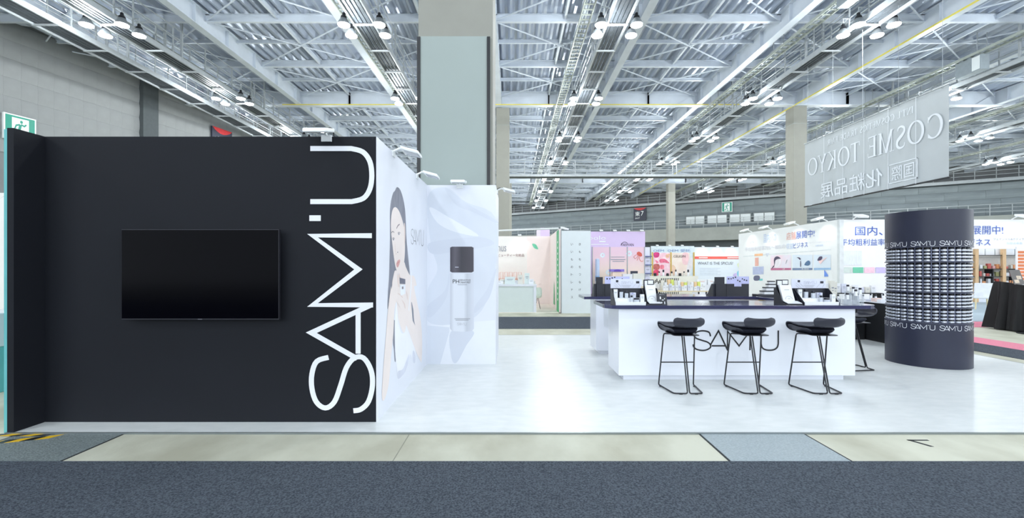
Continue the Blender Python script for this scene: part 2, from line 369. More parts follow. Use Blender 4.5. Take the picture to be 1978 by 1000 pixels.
# ---------------------------------------------------------------- catwalks and their lamps
deckm = {}
pst = B().box(-0.022, 0.022, -0.022, 0.022, 0, 1.1).mesh('railing_post', M_galv)
hgr = B().box(-0.04, 0.04, -0.04, 0.04, 0, 1.9).mesh('hanger', M_galv)
def catwalk(cx, y0, y1, label, wd=0.72, tray=True, z=10.35):
    t = thing('catwalk', label, 'catwalk', (cx, y0, z), group=None); Ln = y1 - y0; n = int(Ln / 2)
    for i in range(4):
        a = -wd/2 + 0.06 + i * (wd - 0.12) / 4
        B().box(a, a + (wd - 0.12) / 4 - 0.05, 0, Ln, -0.03, 0.02).obj('deck_plank', M_grate, t)
    for s in (-1, 1): B().box(s * wd/2 - 0.03, s * wd/2 + 0.03, 0, Ln, -0.10, 0.10).obj('edge_beam', M_galv, t)
    cr = B().box(-wd/2 - 0.04, wd/2 + 0.04, -0.03, 0.03, -0.12, -0.06).mesh('cross_bar', M_galv)
    for i in range(n):
        ob('cross_bar', cr, t, (0, i * 2 + 0.5, 0))
        for s in (-1, 1):
            if abs(cx) < 31: ob('railing_post', pst, t, (s * wd/2, i * 2 + 1.0, 0.10))
    for s in (-1, 1):
        for zz in (0.42, 0.78, 1.18): B().bar((s * wd/2, 0, zz), (s * wd/2, Ln, zz), 0.02, 5).obj('handrail', M_galv, t)
    i = 1.0
    while i < Ln:
        for s in (-1, 1): ob('hanger', hgr, t, (s * wd/2, i, -0.05))
        i += 6.5
    if tray:
        c = thing('cable_tray', 'ladder tray beside the ' + label, 'cable tray', (cx, y0, z))
        for s in (-0.2, 0.2): B().box(-0.95 + s - 0.02, -0.95 + s + 0.02, 0, Ln, 0.75, 0.86).obj('tray_rail', M_tray, c)
        r = B(); y = 0.2
        while y < Ln: r.box(-1.15, -0.75, y - 0.02, y + 0.02, 0.78, 0.82); y += 0.35
        o = r.obj('tray_rungs', M_tray, c); o['kind'] = 'stuff'
        for j in range(2): B().bar((-1.05 + j * 0.12, 0, 0.85), (-1.05 + j * 0.12, Ln, 0.85), 0.028, 5).obj('cable', mat('pale_cable', (190, 198, 200), 0.6), c)
        rodt = B().box(-0.012, 0.012, -0.012, 0.012, 0.86, 1.7).mesh('hanger_rod', M_galv); i = 2.0
        while i < Ln:
            for s in (-0.22, 0.22): ob('hanger_rod', rodt, c, (-0.95 + s, i, 0))
            i += 6.5
    return t
CWX = [3.8 + 9.15 * k for k in range(-2, 5)]
CWL = ['catwalk over the dark booth wall', 'catwalk between the dark booth wall and the wide column box', 'catwalk over the aisle beside the wide column box', 'catwalk above the hanging banner', 'catwalk beyond the hanging banner', 'second catwalk beyond the hanging banner', 'outermost catwalk beyond the banner']
for x, lb in zip(CWX, CWL): catwalk(x, 12, 43.5 if x < -10 else min(74, 74 - 0.618 * x), lb)
catwalk(-16.9, 12, 38, 'service gallery alongside the tall grey panelled wall', wd=0.9, tray=False)
t = thing('cross_catwalk', 'service bridge crossing under the rear roof bay', 'catwalk', (0, 36.4, 8.74))
B().box(-1, 25, -0.4, 0.4, -0.05, 0.02).obj('deck', M_grate, t)
for s in (-1, 1):
    B().box(-1, 25, s * 0.42 - 0.04, s * 0.42 + 0.04, -0.12, 0.06).obj('edge_beam', M_galv, t)
    for zz in (0.42, 0.78, 1.15): B().box(-1, 25, s * 0.42 - 0.02, s * 0.42 + 0.02, zz - 0.02, zz + 0.02).obj('handrail', M_galv, t)
    for i in range(14): ob('railing_post', pst, t, (-1 + i * 2, s * 0.42, 0.05))
# one lamp: bracket, black cap, bell, glowing lens
hi = mat('lamp_bell', (150, 156, 160), 0.3, metal=0.6)
cap_m = B().lathe([(0.02, 0.42), (0.05, 0.40), (0.06, 0.30), (0.10, 0.28), (0.12, 0.20)], 10).mesh('ballast_cap', M_black, smooth=True)
bell_m = B().lathe([(0.11, 0.20), (0.16, 0.12), (0.22, 0.0), (0.225, -0.02)], 12).mesh('bell', hi, smooth=True)
lens_m = B().lathe([(0.215, -0.015), (0.20, -0.05), (0.12, -0.08), (0.0, -0.09)], 12).mesh('lens', M_lens, smooth=True)
brk_m = B().bar((0, 0, 0.40), (0, 0, 0.62), 0.018, 5).bar((0, 0, 0.60), (0.265, 0, 0.60), 0.018, 5).mesh('bracket', M_galv)
lmp0 = thing('high_bay_lamp', 'glowing high bay lamp hung beside a roof catwalk', 'lamp', (0, 0, 0), group='high bay lamps along the catwalks')
ob('ballast_cap', cap_m, lmp0); ob('bell', bell_m, lmp0); ob('lens', lens_m, lmp0); ob('bracket', brk_m, lmp0)
first = True
def lamp(x, y, rz):
    global first
    if first: first = False; lmp0.location = (x, y, 10.12); lmp0.rotation_euler = (0, 0, rz); return lmp0
    return dup(lmp0, (x, y, 10.12), rz)
LROW = ['over the dark booth wall', 'beside the wide column box', 'over the white text panel', 'above the hanging banner', 'just beyond the hanging banner', 'second beyond the hanging banner', 'farthest beyond the hanging banner']
LD = bpy.data.lights.new('lamp_light', 'POINT'); LD.energy = LAMP_WATT; LD.color = LAMP_COL; LD.shadow_soft_size = 0.2
def lamp_light(parent): ob('lamp_light', LD, parent, (0, 0, -0.32))
LIT = []
for x in CWX:
    j = 0
    while True:
        y = 16.2 + 7.1 * j
        if y > 71 - 0.618 * x or (x < -10 and y > 43): break
        for s in (-1, 1):
            for dy in (0, 0.75):
                l = lamp(x + s * 0.63, y + dy, math.pi if s > 0 else 0)
                l['label'] = 'glowing high bay lamp hung from the catwalk ' + LROW[CWX.index(x)]
                if s == -1 and dy == 0: LIT.append(l)
        j += 1
for x in CWX[:5]:                                     # the rows go on over the camera and behind it
    for y in (9.1, 2.0, -5.1, -12.2, -19.3):
        LIT.append(lamp(x - 0.63, y, 0)); LIT[-1]['label'] = 'lamp over the front aisle in line with the catwalk ' + LROW[CWX.index(x)]
for l in LIT: lamp_light(l)

# ---------------------------------------------------------------- the booth: walls
BZ = 0.015; WT = 2.745
M_navy = mat('matt_navy_board', (18, 21, 29), 0.7, var=0.03, scale=2, spec=0.3)
M_white = mat('white_print_board', (228, 231, 240), 0.5, var=0.012, scale=2)
M_wlet = mat('white_vinyl_lettering', (238, 240, 246), 0.45, var=0.01)
M_klet = mat('black_lettering', (24, 25, 32), 0.5, var=0.02)
M_gloss_w = mat('gloss_white_laminate', (232, 235, 243), 0.22, var=0.01, scale=2)
M_teal = mat('teal_panel', (106, 190, 192), 0.5, var=0.03)
dw = B().box(-4.47, -1.300, 4.36, 4.42, BZ, WT).obj('booth_wall', M_navy); struct(dw, 'matt navy black booth wall carrying the tall white wordmark', 'wall')
wing = B().box(-4.53, -4.47, 4.087, 4.42, BZ, WT).obj('booth_wall', M_navy); struct(wing, 'narrow navy black return wall beside the teal panel', 'wall')
# tall wordmark, reading upwards: along +z, letter tops towards -x
x0, x1 = X(598.5, 4.36), X(718.5, 4.36); zb, zt = Z(797, 4.36), Z(287, 4.36)
logo(lambda u, v: (x1 + (x0 - x1) * v, 4.357, zb + (zt - zb) * u), M_wlet, dw, 0.082)
sw = B().box(-1.353, -1.293, 4.42, 6.95, BZ, WT).box(-1.300, -1.293, 4.36, 4.42, BZ, WT).obj('booth_wall', M_white); struct(sw, 'white side wall printed with a long haired person holding a small jar', 'wall')
pw = B().box(-1.353, -0.245, 6.95, 7.01, BZ, WT).obj('booth_wall', M_white); struct(pw, 'white wall panel printed with a large spray bottle', 'wall')
rw = B().box(-0.305, -0.245, 7.01, 8.30, BZ, WT).obj('booth_wall', M_white); struct(rw, 'white end wall of the storage room beside the aisle', 'wall')
for o in (pw, rw): pass
tp = B().box(-4.575, -4.535, 4.10, 7.2, 0, 2.74).obj('teal_partition', M_teal, bevel=0.004); tag(tp, 'thin teal partition of the neighbouring booth beside the navy return wall', 'panel')
# column inside the storage room
cl = B().box(-1.47, -0.2995, 7.14, 8.25, 0, 11.38).obj('column', M_col, bevel=0.015); struct(cl, 'wide hall column boxed in above the spray bottle print', 'column')
B().box(-1.472, -0.338, 7.09, 7.14, 0, Z(70, 7.09)).obj('cladding_board', M_colclad, cl)
for a in ((-1.476, -1.425), (-0.389, -0.338)): B().box(a[0], a[1], 7.07, 7.09, 0, Z(71, 7.08)).obj('edge_trim', M_black, cl)

# person printed on the side wall: flat print in thin layers
NP = [0]
def nxt(): NP[0] += 1; return NP[0] % 18 * 0.00002
def printx(name, pts, m, layer, parent=sw, sm=True, n=5):
    q = spline(pts, n, True) if sm else pts
    PX = -1.293 + 0.0004 * layer + nxt()
    return B().poly([onx(x, y, PX) for x, y in q]).obj(name, m, parent, world=True)
A = lambda L: [(730 + x / 4.55, 340 + y / 4.55) for x, y in L]
C = lambda L: [(730 + x / 4.17, 540 + y / 4.17) for x, y in L]
P_hair = mat('print_hair', (136, 138, 150), 0.5, rgb2=(112, 114, 128), scale=8, stretch=(1, 4, 0.6))
P_skin = mat('print_skin', (238, 226, 221), 0.5, var=0.02, scale=3)
P_skin2 = mat('print_skin_fold', (226, 206, 198), 0.5, var=0.03)
P_lip = mat('print_lip', (216, 160, 156), 0.5); P_eye = mat('print_eye', (138, 126, 130), 0.5); P_top = mat('print_white_top', (240, 241, 248), 0.5, var=0.02, scale=4)
P_topsh = mat('print_top_fold', (216, 219, 232), 0.5); P_jar = mat('print_jar_cap', (104, 104, 120), 0.5); P_jarw = mat('print_jar_label', (232, 235, 245), 0.5)
printx('print_hair', A([(150,128),(167,97),(195,118),(220,190),(238,290),(246,420),(252,560),(264,690),(281,868),(262,850),(200,820),(150,850),(120,1010)]) + C([(100,120),(78,240),(80,110),(88,0)]) + A([(100,800),(106,520),(105,330),(114,225),(133,150)]), P_hair, 1)
printx('print_hair_strand', C([(122,350),(136,330),(138,430),(144,640),(134,650),(128,560),(120,500)]), P_hair, 1)
printx('print_body', A([(225,760),(246,800),(280,868),(318,880),(340,960)]) + C([(292,60),(320,200),(345,330),(356,480),(352,655),(335,630),(290,520),(255,420),(200,420),(150,250),(150,100)]) + A([(170,900)]), P_skin, 2)
printx('print_top', C([(150,180),(165,330),(185,420),(205,430),(222,400),(245,250),(262,60),(268,-60),(272,-60),(268,80),(252,250),(262,400),(300,520),(300,640),(285,660),(262,600),(240,660),(215,750),(165,800),(152,700),(140,600),(135,400),(140,250)]), P_top, 3)
printx('print_top_fold', C([(250,600),(240,680),(215,750),(165,800),(160,740),(200,720),(230,650)]), P_topsh, 4)
printx('print_top_fold', C([(285,570),(300,600),(300,660),(288,670),(278,620)]), P_topsh, 4)
printx('print_face', A([(150,272),(126,305),(114,400),(117,500),(127,600),(139,700),(155,800),(180,858),(205,850),(228,770),(238,640),(234,480),(213,380),(182,300)]), P_skin, 4)
printx('print_ear', A([(230,430),(237,420),(241,500),(238,580),(233,600)]), P_skin2, 5)
printx('print_forearm', A([(150,830),(172,880),(185,960)]) + C([(160,120),(135,240),(125,420),(105,640),(85,850),(50,970),(32,930),(45,700),(65,450),(82,240),(105,60)]) + A([(120,990),(135,890)]), P_skin, 5)
printx('print_forearm', C([(152,60),(170,100),(215,130),(240,220),(270,310),(320,410),(340,500),(350,650),(325,620),(285,520),(250,420),(215,330),(180,230)]), P_skin, 5)
printx('print_hand', A([(150,830),(170,840),(182,900),(190,990)]) + C([(180,60),(195,120),(225,110),(240,150),(245,220),(200,240),(165,200),(140,140),(128,60)]) + A([(125,950),(135,880)]), P_skin, 6)
for q in ([(172,850),(181,900),(187,965),(180,970),(170,900)], [(186,850),(196,880),(203,900),(197,905),(186,880)]): printx('print_finger', A(q), P_skin2, 7)
for q in ([(158,110),(178,115),(200,140),(198,146),(175,124)], [(190,160),(215,190),(222,230),(216,228),(208,195)], [(228,90),(238,120),(240,165),(233,140)]): printx('print_finger', C(q), P_skin2, 7)
printx('print_jar_cap', A([(191,892),(241,905),(241,948),(193,945)]), P_jar, 8, sm=False)
printx('print_jar', C([(178,40),(221,38),(221,112),(184,128)]), P_jarw, 8, sm=False)
printx('print_jar_text', C([(192,56),(206,54),(206,74),(193,76)]), P_eye, 9, sm=False)
P_ew = mat('print_eye_white', (232, 226, 226), 0.5)
for ey in ([(123,556),(130,546),(141,545),(150,555),(143,565),(131,567)], [(171,510),(178,499),(189,496),(199,505),(191,516),(180,518)]):
    printx('print_eye', A(ey), P_ew, 5); cx0 = sum(p[0] for p in ey) / 6; cy0 = sum(p[1] for p in ey) / 6
    printx('print_iris', A([(cx0 + 5.5 * math.cos(t), cy0 + 10 * math.sin(t)) for t in [k * math.pi / 4 for k in range(8)]]), P_eye, 6, sm=False)
    printx('print_lash', A([ey[0], ey[1], ey[2], ey[3], (ey[3][0] - 2, ey[3][1] - 6), (ey[2][0], ey[2][1] - 5), (ey[1][0], ey[1][1] - 5)]), P_eye, 7)
printx('print_brow', A([(119,492),(130,482),(142,492),(142,498),(130,490),(120,500)]), P_eye, 5); printx('print_brow', A([(163,455),(175,430),(190,420),(190,428),(177,440),(166,462)]), P_eye, 5)
printx('print_nostril', A([(156,682),(160,674),(164,682),(160,690)]), P_skin2, 6); printx('print_nostril', A([(170,668),(175,662),(177,670),(172,675)]), P_eye, 6); printx('print_nose', A([(150,580),(153,630),(155,672),(151,660),(149,620)]), P_skin2, 5)
printx('print_lip', A([(162,768),(172,745),(180,738),(190,732),(196,745),(188,775),(176,800),(166,796)]), P_lip, 6); printx('print_lip_line', A([(164,772),(180,756),(194,746),(180,762)]), mat('print_lip_line', (186, 120, 118), 0.5), 7)
printx('print_shade', C([(270,180),(285,240),(292,330),(308,400),(298,400),(280,330)]), P_hair, 3)
logo(lambda u, v: onx(730 + (290 + 110 * u) / 4.55, 340 + (592 - 130 * v + 22 * u * (1 - v) + 10 * u * v) / 4.55, -1.2922), M_klet, sw, 0.035)

# spray bottle printed on the wall panel
def printy(name, pts, m, layer, D, parent, sm=True, n=5):
    q = spline(pts, n, True) if sm else pts; d = D - 0.0004 * layer - (0.01 if D > 10 else 0) - nxt()
    return B().poly([(X(x, D), d, Z(y, D)) for x, y in q]).obj(name, m, parent, world=True)
PD_ = 6.95
P_f1 = mat('print_silk', (218, 223, 233), 0.5, var=0.02, scale=1.5); P_f2 = mat('print_silk_fold', (213, 218, 229), 0.5, var=0.02, scale=1.5); P_f3 = mat('print_silk_light', (234, 237, 244), 0.5, var=0.01)
printy('print_silk', [(826,380),(862,362),(900,390),(957,420),(957,520),(930,600),(880,625),(826,620),(826,560),(845,520),(832,470)], P_f1, 1, PD_, pw)
printy('print_silk_fold', [(860,362),(905,395),(957,424),(957,430),(915,410),(880,395)], P_f2, 2, PD_, pw)
printy('print_silk_fold', [(828,470),(870,462),(930,458),(955,470),(930,478),(880,486),(835,490)], P_f2, 2, PD_, pw)
printy('print_silk_light', [(830,400),(868,420),(925,455),(880,448),(845,430)], P_f3, 2, PD_, pw)
printy('print_silk_fold', [(826,590),(860,560),(868,520),(864,570),(840,606),(826,612)], P_f2, 2, PD_, pw)
printy('print_silk_fold', [(918,590),(940,560),(957,520),(957,530),(945,575),(918,604)], P_f2, 2, PD_, pw)
printy('print_table_top', [(826,628),(957,618),(957,704),(826,704)], P_f3, 1, PD_, pw, sm=False)
printy('print_table_top', [(826,628),(868,632),(868,640),(850,704),(826,704)], P_f1, 2, PD_, pw, sm=False)
printy('print_bottle_reflection', [(871,640),(915,640),(900,668),(882,700),(872,690)], P_f2, 3, PD_, pw)
printy('print_bottle', [(870,528),(915,528),(915.5,634),(912,639),(893,640.5),(873,639),(869.5,634)], ramp_mat('print_frosted_glass', 'X', [(0.03, (196,200,210)), (0.2, (226,230,238)), (0.6, (224,228,236)), (0.75, (200,205,214)), (0.98, (214,218,228))]), 4, PD_, pw, sm=False)
printy('print_cap', [(869.5,478),(873,476.2),(911,476.2),(914.8,478),(915,524),(911,526),(873,526),(869.5,524)], ramp_mat('print_dark_cap', 'X', [(0.02, (58,55,66)), (0.25, (98,94,104)), (0.5, (62,60,68)), (0.98, (76,72,80))]), 5, PD_, pw, sm=False)
printy('print_cap_seam', [(879,515.2),(886,515.2),(886,516.4),(879,516.4)], P_f1, 6, PD_, pw, sm=False)
text('PH', flaty(874.5, 887, 539.5, 547, PD_ - 0.004), M_klet, pw); text('SENSITIVE', flaty(888.5, 909, 539.5, 542, PD_ - 0.004), M_klet, pw); text('CREAM MIST', flaty(888.5, 909, 543.5, 547, PD_ - 0.004), M_klet, pw)
M_gl = mat('grey_lettering', (150, 152, 160), 0.5)
for q in ((884, 902, 549.3, 550.2), (878, 908, 614.8, 615.8), (880, 905, 617.5, 618.5)): line_bar(PD_ - 0.004, *q, M_gl, pw)
zz = (623, 628); logo(lambda u, v: (X(883 + 18 * u, PD_), PD_ - 0.004, Z(zz[1] + (zz[0] - zz[1]) * v, PD_)), MATS['grey_lettering'], pw, 0.06)

# ---------------------------------------------------------------- television
M_tv = mat('black_gloss_screen', (4, 4, 9), 0.10, var=0.05, spec=0.04); M_bez = mat('tv_bezel', (46, 46, 54), 0.35, metal=0.4)
tv = thing('television', 'large black flat television mounted on the navy wall', 'television', (-2.92, 4.36, 1.0))
xa, xb, za, zb2 = X(237, 4.28), X(540.5, 4.28), Z(617, 4.28), Z(443, 4.28)
B().box(xa, xb, 4.265, 4.30, za, zb2).obj('frame', M_bez, tv, bevel=0.003, world=True)
B().box(xa + 0.006, xb - 0.006, 4.262, 4.266, za + 0.012, zb2 - 0.006).obj('screen', M_tv, tv, world=True)
B().box(xa + 0.2, xb - 0.2, 4.30, 4.335, za + 0.12, zb2 - 0.2).obj('rear_housing', M_black, tv, bevel=0.01, world=True)
for x in (-3.15, -2.7): B().box(x - 0.03, x + 0.03, 4.335, 4.36, za + 0.15, zb2 - 0.2).obj('wall_bracket', M_bez, tv, world=True)
B().box(xa + 0.72, xa + 0.76, 4.258, 4.262, za + 0.003, za + 0.008).obj('indicator', mat('tv_indicator', (120, 120, 130), 0.3), tv, world=True)

# ---------------------------------------------------------------- arm floodlights on the wall tops
M_fix = mat('white_fixture', (240, 243, 244), 0.35, var=0.01); M_flens = mat('grey_flood_lens', (168, 174, 178), 0.2, var=0.03)
def arm_light(loc, rz, label, tilt=0.25):
    t = thing('arm_floodlight', label, 'lamp', loc, rz, group='arm floodlights on the booth walls')
    B().box(-0.05, 0.05, -0.012, 0.075, -0.05, 0.012).obj('clamp', M_fix, t, bevel=0.004)
    B().bar((0, 0.0, 0.01), (0, -0.07, 0.045), 0.012, 8).bar((0, -0.07, 0.045), (0, -0.11, 0.03), 0.012, 8).obj('arm', M_fix, t)
    c, s = math.cos(tilt), math.sin(tilt)
    def T(x, y, z): return (x, -0.10 + y * c - z * s * -1, 0.03 + z * c + y * s)
    bd = B(); bd.box(-0.12, 0.12, -0.20, 0, -0.025, 0.018); bd.v = [T(*(v[0] * (0.86 if v[1] < -0.1 else 1), v[1], v[2])) for v in bd.v]
    h = bd.obj('housing', M_fix, t, bevel=0.012)
    ln = B(); ln.box(-0.09, 0.09, -0.18, -0.03, -0.029, -0.025); ln.v = [T(*v) for v in ln.v]; ln.obj('lens', M_flens, h)
    B().tube(spline([(0.06, 0.02, 0.01), (0.07, -0.02, 0.06), (0.06, -0.08, 0.06), (0.04, -0.11, 0.03)], 5), 0.005, 5).obj('cable', M_black, t)
    return t
arm_light((X(626, 4.3), 4.36, WT + 0.0), 0, 'white arm floodlight above the tall white wordmark')
arm_light((-1.293, 4.96, WT), math.pi / 2, 'white arm floodlight on the printed side wall above the long hair')
arm_light((-1.293, 6.2, WT), math.pi / 2, 'white arm floodlight on the printed side wall close to the bottle print')
arm_light((X(888, 6.95), 6.95, WT), 0, 'white arm floodlight above the printed spray bottle', tilt=0.1)
arm_light((-0.245, 7.5, WT), math.pi / 2, 'white arm floodlight on the end wall of the storage room')

# ---------------------------------------------------------------- counter island
def rrect(x0, x1, y0, y1, r, n=5):
    """r: radii at (x0,y0),(x1,y0),(x1,y1),(x0,y1)"""
    out = []
    for (cx, cy, a), rr in zip(((x0, y0, 180), (x1, y0, 270), (x1, y1, 0), (x0, y1, 90)), r):
        ox = cx + (rr if cx == x0 else -rr); oy = cy + (rr if cy == y0 else -rr)
        out += [(ox + rr * math.cos(math.radians(a + 90 * i / n)), oy + rr * math.sin(math.radians(a + 90 * i / n))) for i in range(n + 1)] if rr > 0 else [(cx, cy)]
    return out
M_top = mat('dark_gloss_worktop', (54, 55, 88), 0.14, var=0.05, scale=3, coat=0.3)
M_ply = mat('honey_plywood', (206, 172, 96), 0.5, var=0.1, scale=5, stretch=(1, 8, 1))
cab = thing('counter_cabinet', 'long white counter cabinet with the black wordmark on its front', 'counter', (2.93, 6.25, BZ))
B().box(1.389, 4.469, 5.93, 6.57, 0.085, 0.953).obj('body', M_gloss_w, cab, bevel=0.004, world=True)
B().box(1.468, 4.372, 6.01, 6.50, BZ, 0.085).obj('plinth', M_gloss_w, cab, world=True)
logo(lambda u, v: (X(1337.5 + 165.5 * u, 5.93), 5.927, Z(676 - 38.5 * v, 5.93)), M_klet, cab, 0.075)
cab2 = thing('counter_cabinet', 'white counter cabinet along the inner side of the island', 'counter', (2.93, 7.95, BZ))
B().box(1.418, 4.469, 7.68, 8.25, 0.085, 0.953).obj('body', M_gloss_w, cab2, bevel=0.004, world=True)
B().box(1.49, 4.40, 7.75, 8.18, BZ, 0.085).obj('plinth', M_gloss_w, cab2, world=True)
for i in range(4): B().box(1.55 + i * 0.62, 2.14 + i * 0.62, 7.665, 7.68, 0.50, 0.90).obj('door', M_gloss_w if i % 2 else mat('cabinet_door', (214, 218, 224), 0.3), cab2, world=True)
B().box(3.78, 4.05, 7.662, 7.68, 0.5, 0.93).obj('inner_panel', M_ply, cab2, world=True)
cab3 = thing('counter_cabinet', 'short white cabinet closing the island beside the fourth bar stool', 'counter', (4.3, 7.1, BZ))
B().box(4.15, 4.469, 6.575, 7.675, 0.085, 0.953).obj('body', M_gloss_w, cab3, bevel=0.004, world=True)
B().box(4.138, 4.15, 6.6, 7.65, 0.3, 0.95).obj('inner_panel', M_ply, cab3, world=True)
B().box(4.2, 4.40, 6.6, 7.65, BZ, 0.085).obj('plinth', M_gloss_w, cab3, world=True)
outer = rrect(1.21, 4.80, 5.87, 8.32, (0.20, 0.24, 0.1, 0.05))
k0 = len(outer) - 6
poly = outer[:k0] + outer[k0:] + [(1.21, 7.64), (4.10, 7.64), (4.10, 6.75), (1.21, 6.75)]
wt = B().prism(poly, 'z', 0.955, 1.0).obj('worktop', M_top, bevel=0.004); tag(wt, 'dark glossy worktop running around the counter island', 'worktop')

# ---------------------------------------------------------------- bar stools
M_seat = mat('black_seat_shell', (44, 46, 58), 0.42, var=0.04, scale=10); M_leg = mat('black_steel_rod', (22, 22, 30), 0.35, var=0.05)
def stool_meshes():
    prof = [(0.15, 0.690, 0.13), (0.235, 0.690, 0.165), (0.275, 0.715, 0.195), (0.283, 0.750, 0.208), (0.262, 0.776, 0.213), (0.20, 0.782, 0.212), (0.10, 0.770, 0.205), (0.0, 0.764, 0.195), (-0.10, 0.766, 0.172), (-0.19, 0.774, 0.163), (-0.238, 0.788, 0.160), (-0.257, 0.812, 0.178), (-0.264, 0.848, 0.182), (-0.268, 0.875, 0.168), (-0.269, 0.888, 0.135)]
    nu = 14; b = B(); T = 0.012
    def row(y, z, w, off):
        r = []
        for i in range(nu + 1):
            u = -1 + 2 * i / nu
            lift = 0.008 * (abs(u) ** 3)
            q_ = min(1, max(0, (-0.06 - y) / 0.18)); curl = 0.05 * (abs(u) ** 2.5) * q_ * q_ * (3 - 2 * q_)
            r.append((w * u, y + curl, z + lift - off))
        return r
    P = spline(prof, 3); rows = []
    for i, (y, z, w) in enumerate(P):
        a = P[max(i - 1, 0)]; c = P[min(i + 1, len(P) - 1)]; d = Vector((c[0] - a[0], c[1] - a[1])).normalized(); nn = Vector((d.y, -d.x)) * T
        rows.append((row(y, z, w, 0), [(p[0] * 0.985, p[1] + nn.x * 1.0, p[2] + nn.y) for p in row(y, z, w, 0)]))
    n = len(rows); w_ = nu + 1
    vs = [p for r in rows for p in r[0]] + [p for r in rows for p in r[1]]; o = n * w_; fs = []
    for i in range(n - 1):
        for j in range(nu):
            fs.append((i * w_ + j, i * w_ + j + 1, (i + 1) * w_ + j + 1, (i + 1) * w_ + j)); fs.append((o + i * w_ + j, o + (i + 1) * w_ + j, o + (i + 1) * w_ + j + 1, o + i * w_ + j + 1))
        for j, fl_ in ((0, 0), (nu, 1)):
            q = (i * w_ + j, (i + 1) * w_ + j, o + (i + 1) * w_ + j, o + i * w_ + j); fs.append(q if not fl_ else q[::-1])
    for i in (0, n - 1):
        for j in range(nu):
            q = (i * w_ + j, i * w_ + j + 1, o + i * w_ + j + 1, o + i * w_ + j); fs.append(q[::-1] if i == 0 else q)
    b.add(vs, fs)
    shell = b.mesh('seat_shell', M_seat, smooth=True)
    pl = B().prism(rrect(-0.155, 0.155, -0.165, 0.20, (0.05,) * 4), 'z', 0.674, 0.682)
    plate = pl.mesh('seat_plate', M_leg)
    us = [(0.13, 0.684, 0.12), (0.225, 0.690, 0.155), (0.262, 0.715, 0.186), (0.270, 0.748, 0.199), (0.250, 0.769, 0.204), (0.19, 0.774, 0.204), (0.05, 0.757, 0.192), (-0.06, 0.755, 0.165), (-0.10, 0.735, 0.145), (-0.085, 0.705, 0.125), (-0.04, 0.684, 0.115)]   # the folded underside of the shell
    ring_ = []
    for f_, dz in ((-1.0, 0), (-0.97, 0), (-0.5, 0), (0.5, 0), (0.97, 0), (1.0, 0)):
        k_ = 0.94 if abs(f_) == 1.0 else 1.0; cy_, cz_ = 0.08, 0.725
        ring_.append([(w * f_, cy_ + (y - cy_) * k_, cz_ + (z - cz_) * k_) for y, z, w in us])
    k = len(us); bu = B(); bu.add([p for r in ring_ for p in r], [tuple(range(k))[::-1], tuple(range(5 * k, 6 * k))] + [(j * k + i, j * k + (i + 1) % k, (j + 1) * k + (i + 1) % k, (j + 1) * k + i) for j in range(5) for i in range(k)])
    under = bu.mesh('seat_core', M_seat, smooth=True)
    def corner(a, c, d, r=0.03, n=4):
        a, c, d = Vector(a), Vector(c), Vector(d); p = c + (a - c).normalized() * r; q = c + (d - c).normalized() * r
        return [tuple((1 - t) ** 2 * p + 2 * t * (1 - t) * c + t * t * q) for t in [i / n for i in range(n + 1)]]
    loops = []
    for s in (-1, 1):
        K = [(s * 0.19, 0.10, 0.668), (s * 0.218, 0.21, 0.0105), (s * 0.168, -0.19, 0.0105), (s * 0.012, -0.20, 0.0105), (s * 0.012, -0.02, 0.668)]
        pts = []
        for i in range(5): pts += corner(K[i - 1], K[i], K[(i + 1) % 5], 0.025 if i != 2 else 0.035)
        loops.append(B().tube(pts, 0.0085, 8, closed=True).mesh('leg_loop', M_leg, smooth=True))
    t = (0.30 - 0.0105) / (0.668 - 0.0105); rest = B().bar((-0.218 + 0.028 * t, 0.21 - 0.11 * t, 0.30), (0.218 - 0.028 * t, 0.21 - 0.11 * t, 0.30), 0.0075, 8).mesh('footrest', M_leg, smooth=True)
    foot = B().box(-0.018, 0.018, -0.008, 0.008, 0, 0.008).mesh('glide', M_black)
    return shell, plate, under, loops, rest, foot
SM = stool_meshes()
def stool(loc, rz, label):
    t = thing('bar_stool', label, 'stool', loc, rz, group='black bar stools at the counter island')
    ob('seat_shell', SM[0], t); ob('seat_plate', SM[1], t); ob('seat_core', SM[2], t)
    for l in SM[3]: ob('leg_loop', l, t)
    ob('footrest', SM[4], t)
    for x, y in ((-0.09, -0.2), (0.09, -0.2), (-0.21, 0.15), (0.21, 0.15)): ob('glide', SM[5], t, (x, y, 0))
    return t
stool((2.055, 5.50, BZ), 0, 'black bar stool beside the S of the counter wordmark')
stool((2.875, 5.50, BZ), 0, 'black bar stool standing in front of the M of the counter wordmark')
stool((3.685, 5.50, BZ), 0, 'black bar stool beyond the U of the counter wordmark')
stool((4.99, 6.67, BZ), math.pi / 2, 'black bar stool tucked in at the short end of the counter island')

# ---------------------------------------------------------------- round display tower
TX, TY, TR = 6.442, 7.07, 0.51
tw = thing('display_tower', 'round navy display tower ringed with tiers of stacked silver jars', 'display stand', (TX, TY, BZ))
M_drum = mat('satin_navy_drum', (28, 33, 56), 0.42, var=0.03)
M_shelf = mat('navy_grey_shelf', (60, 64, 84), 0.3, var=0.03); M_div = mat('blue_grey_divider', (92, 98, 122), 0.3, metal=0.2, var=0.03)
def ring(name, r, z0, z1, m, n=64): return B().lathe([(r, z0), (r, z1)], n, (0, 0, -BZ)).obj(name, m, tw, smooth=True)
ring('lower_drum', TR, BZ, 0.672, M_drum); ring('upper_drum', TR, 1.792, 2.335, M_drum); ring('core', 0.40, 0.672, 1.792, M_black, 32)
TH = 1.12 / 5
for i in range(6): B().lathe([(0.39, 0.666 + i * TH), (TR + 0.004, 0.666 + i * TH), (TR + 0.004, 0.680 + i * TH), (0.39, 0.680 + i * TH)], 64, (0, 0, -BZ)).obj('shelf', M_shelf, tw, smooth=True)
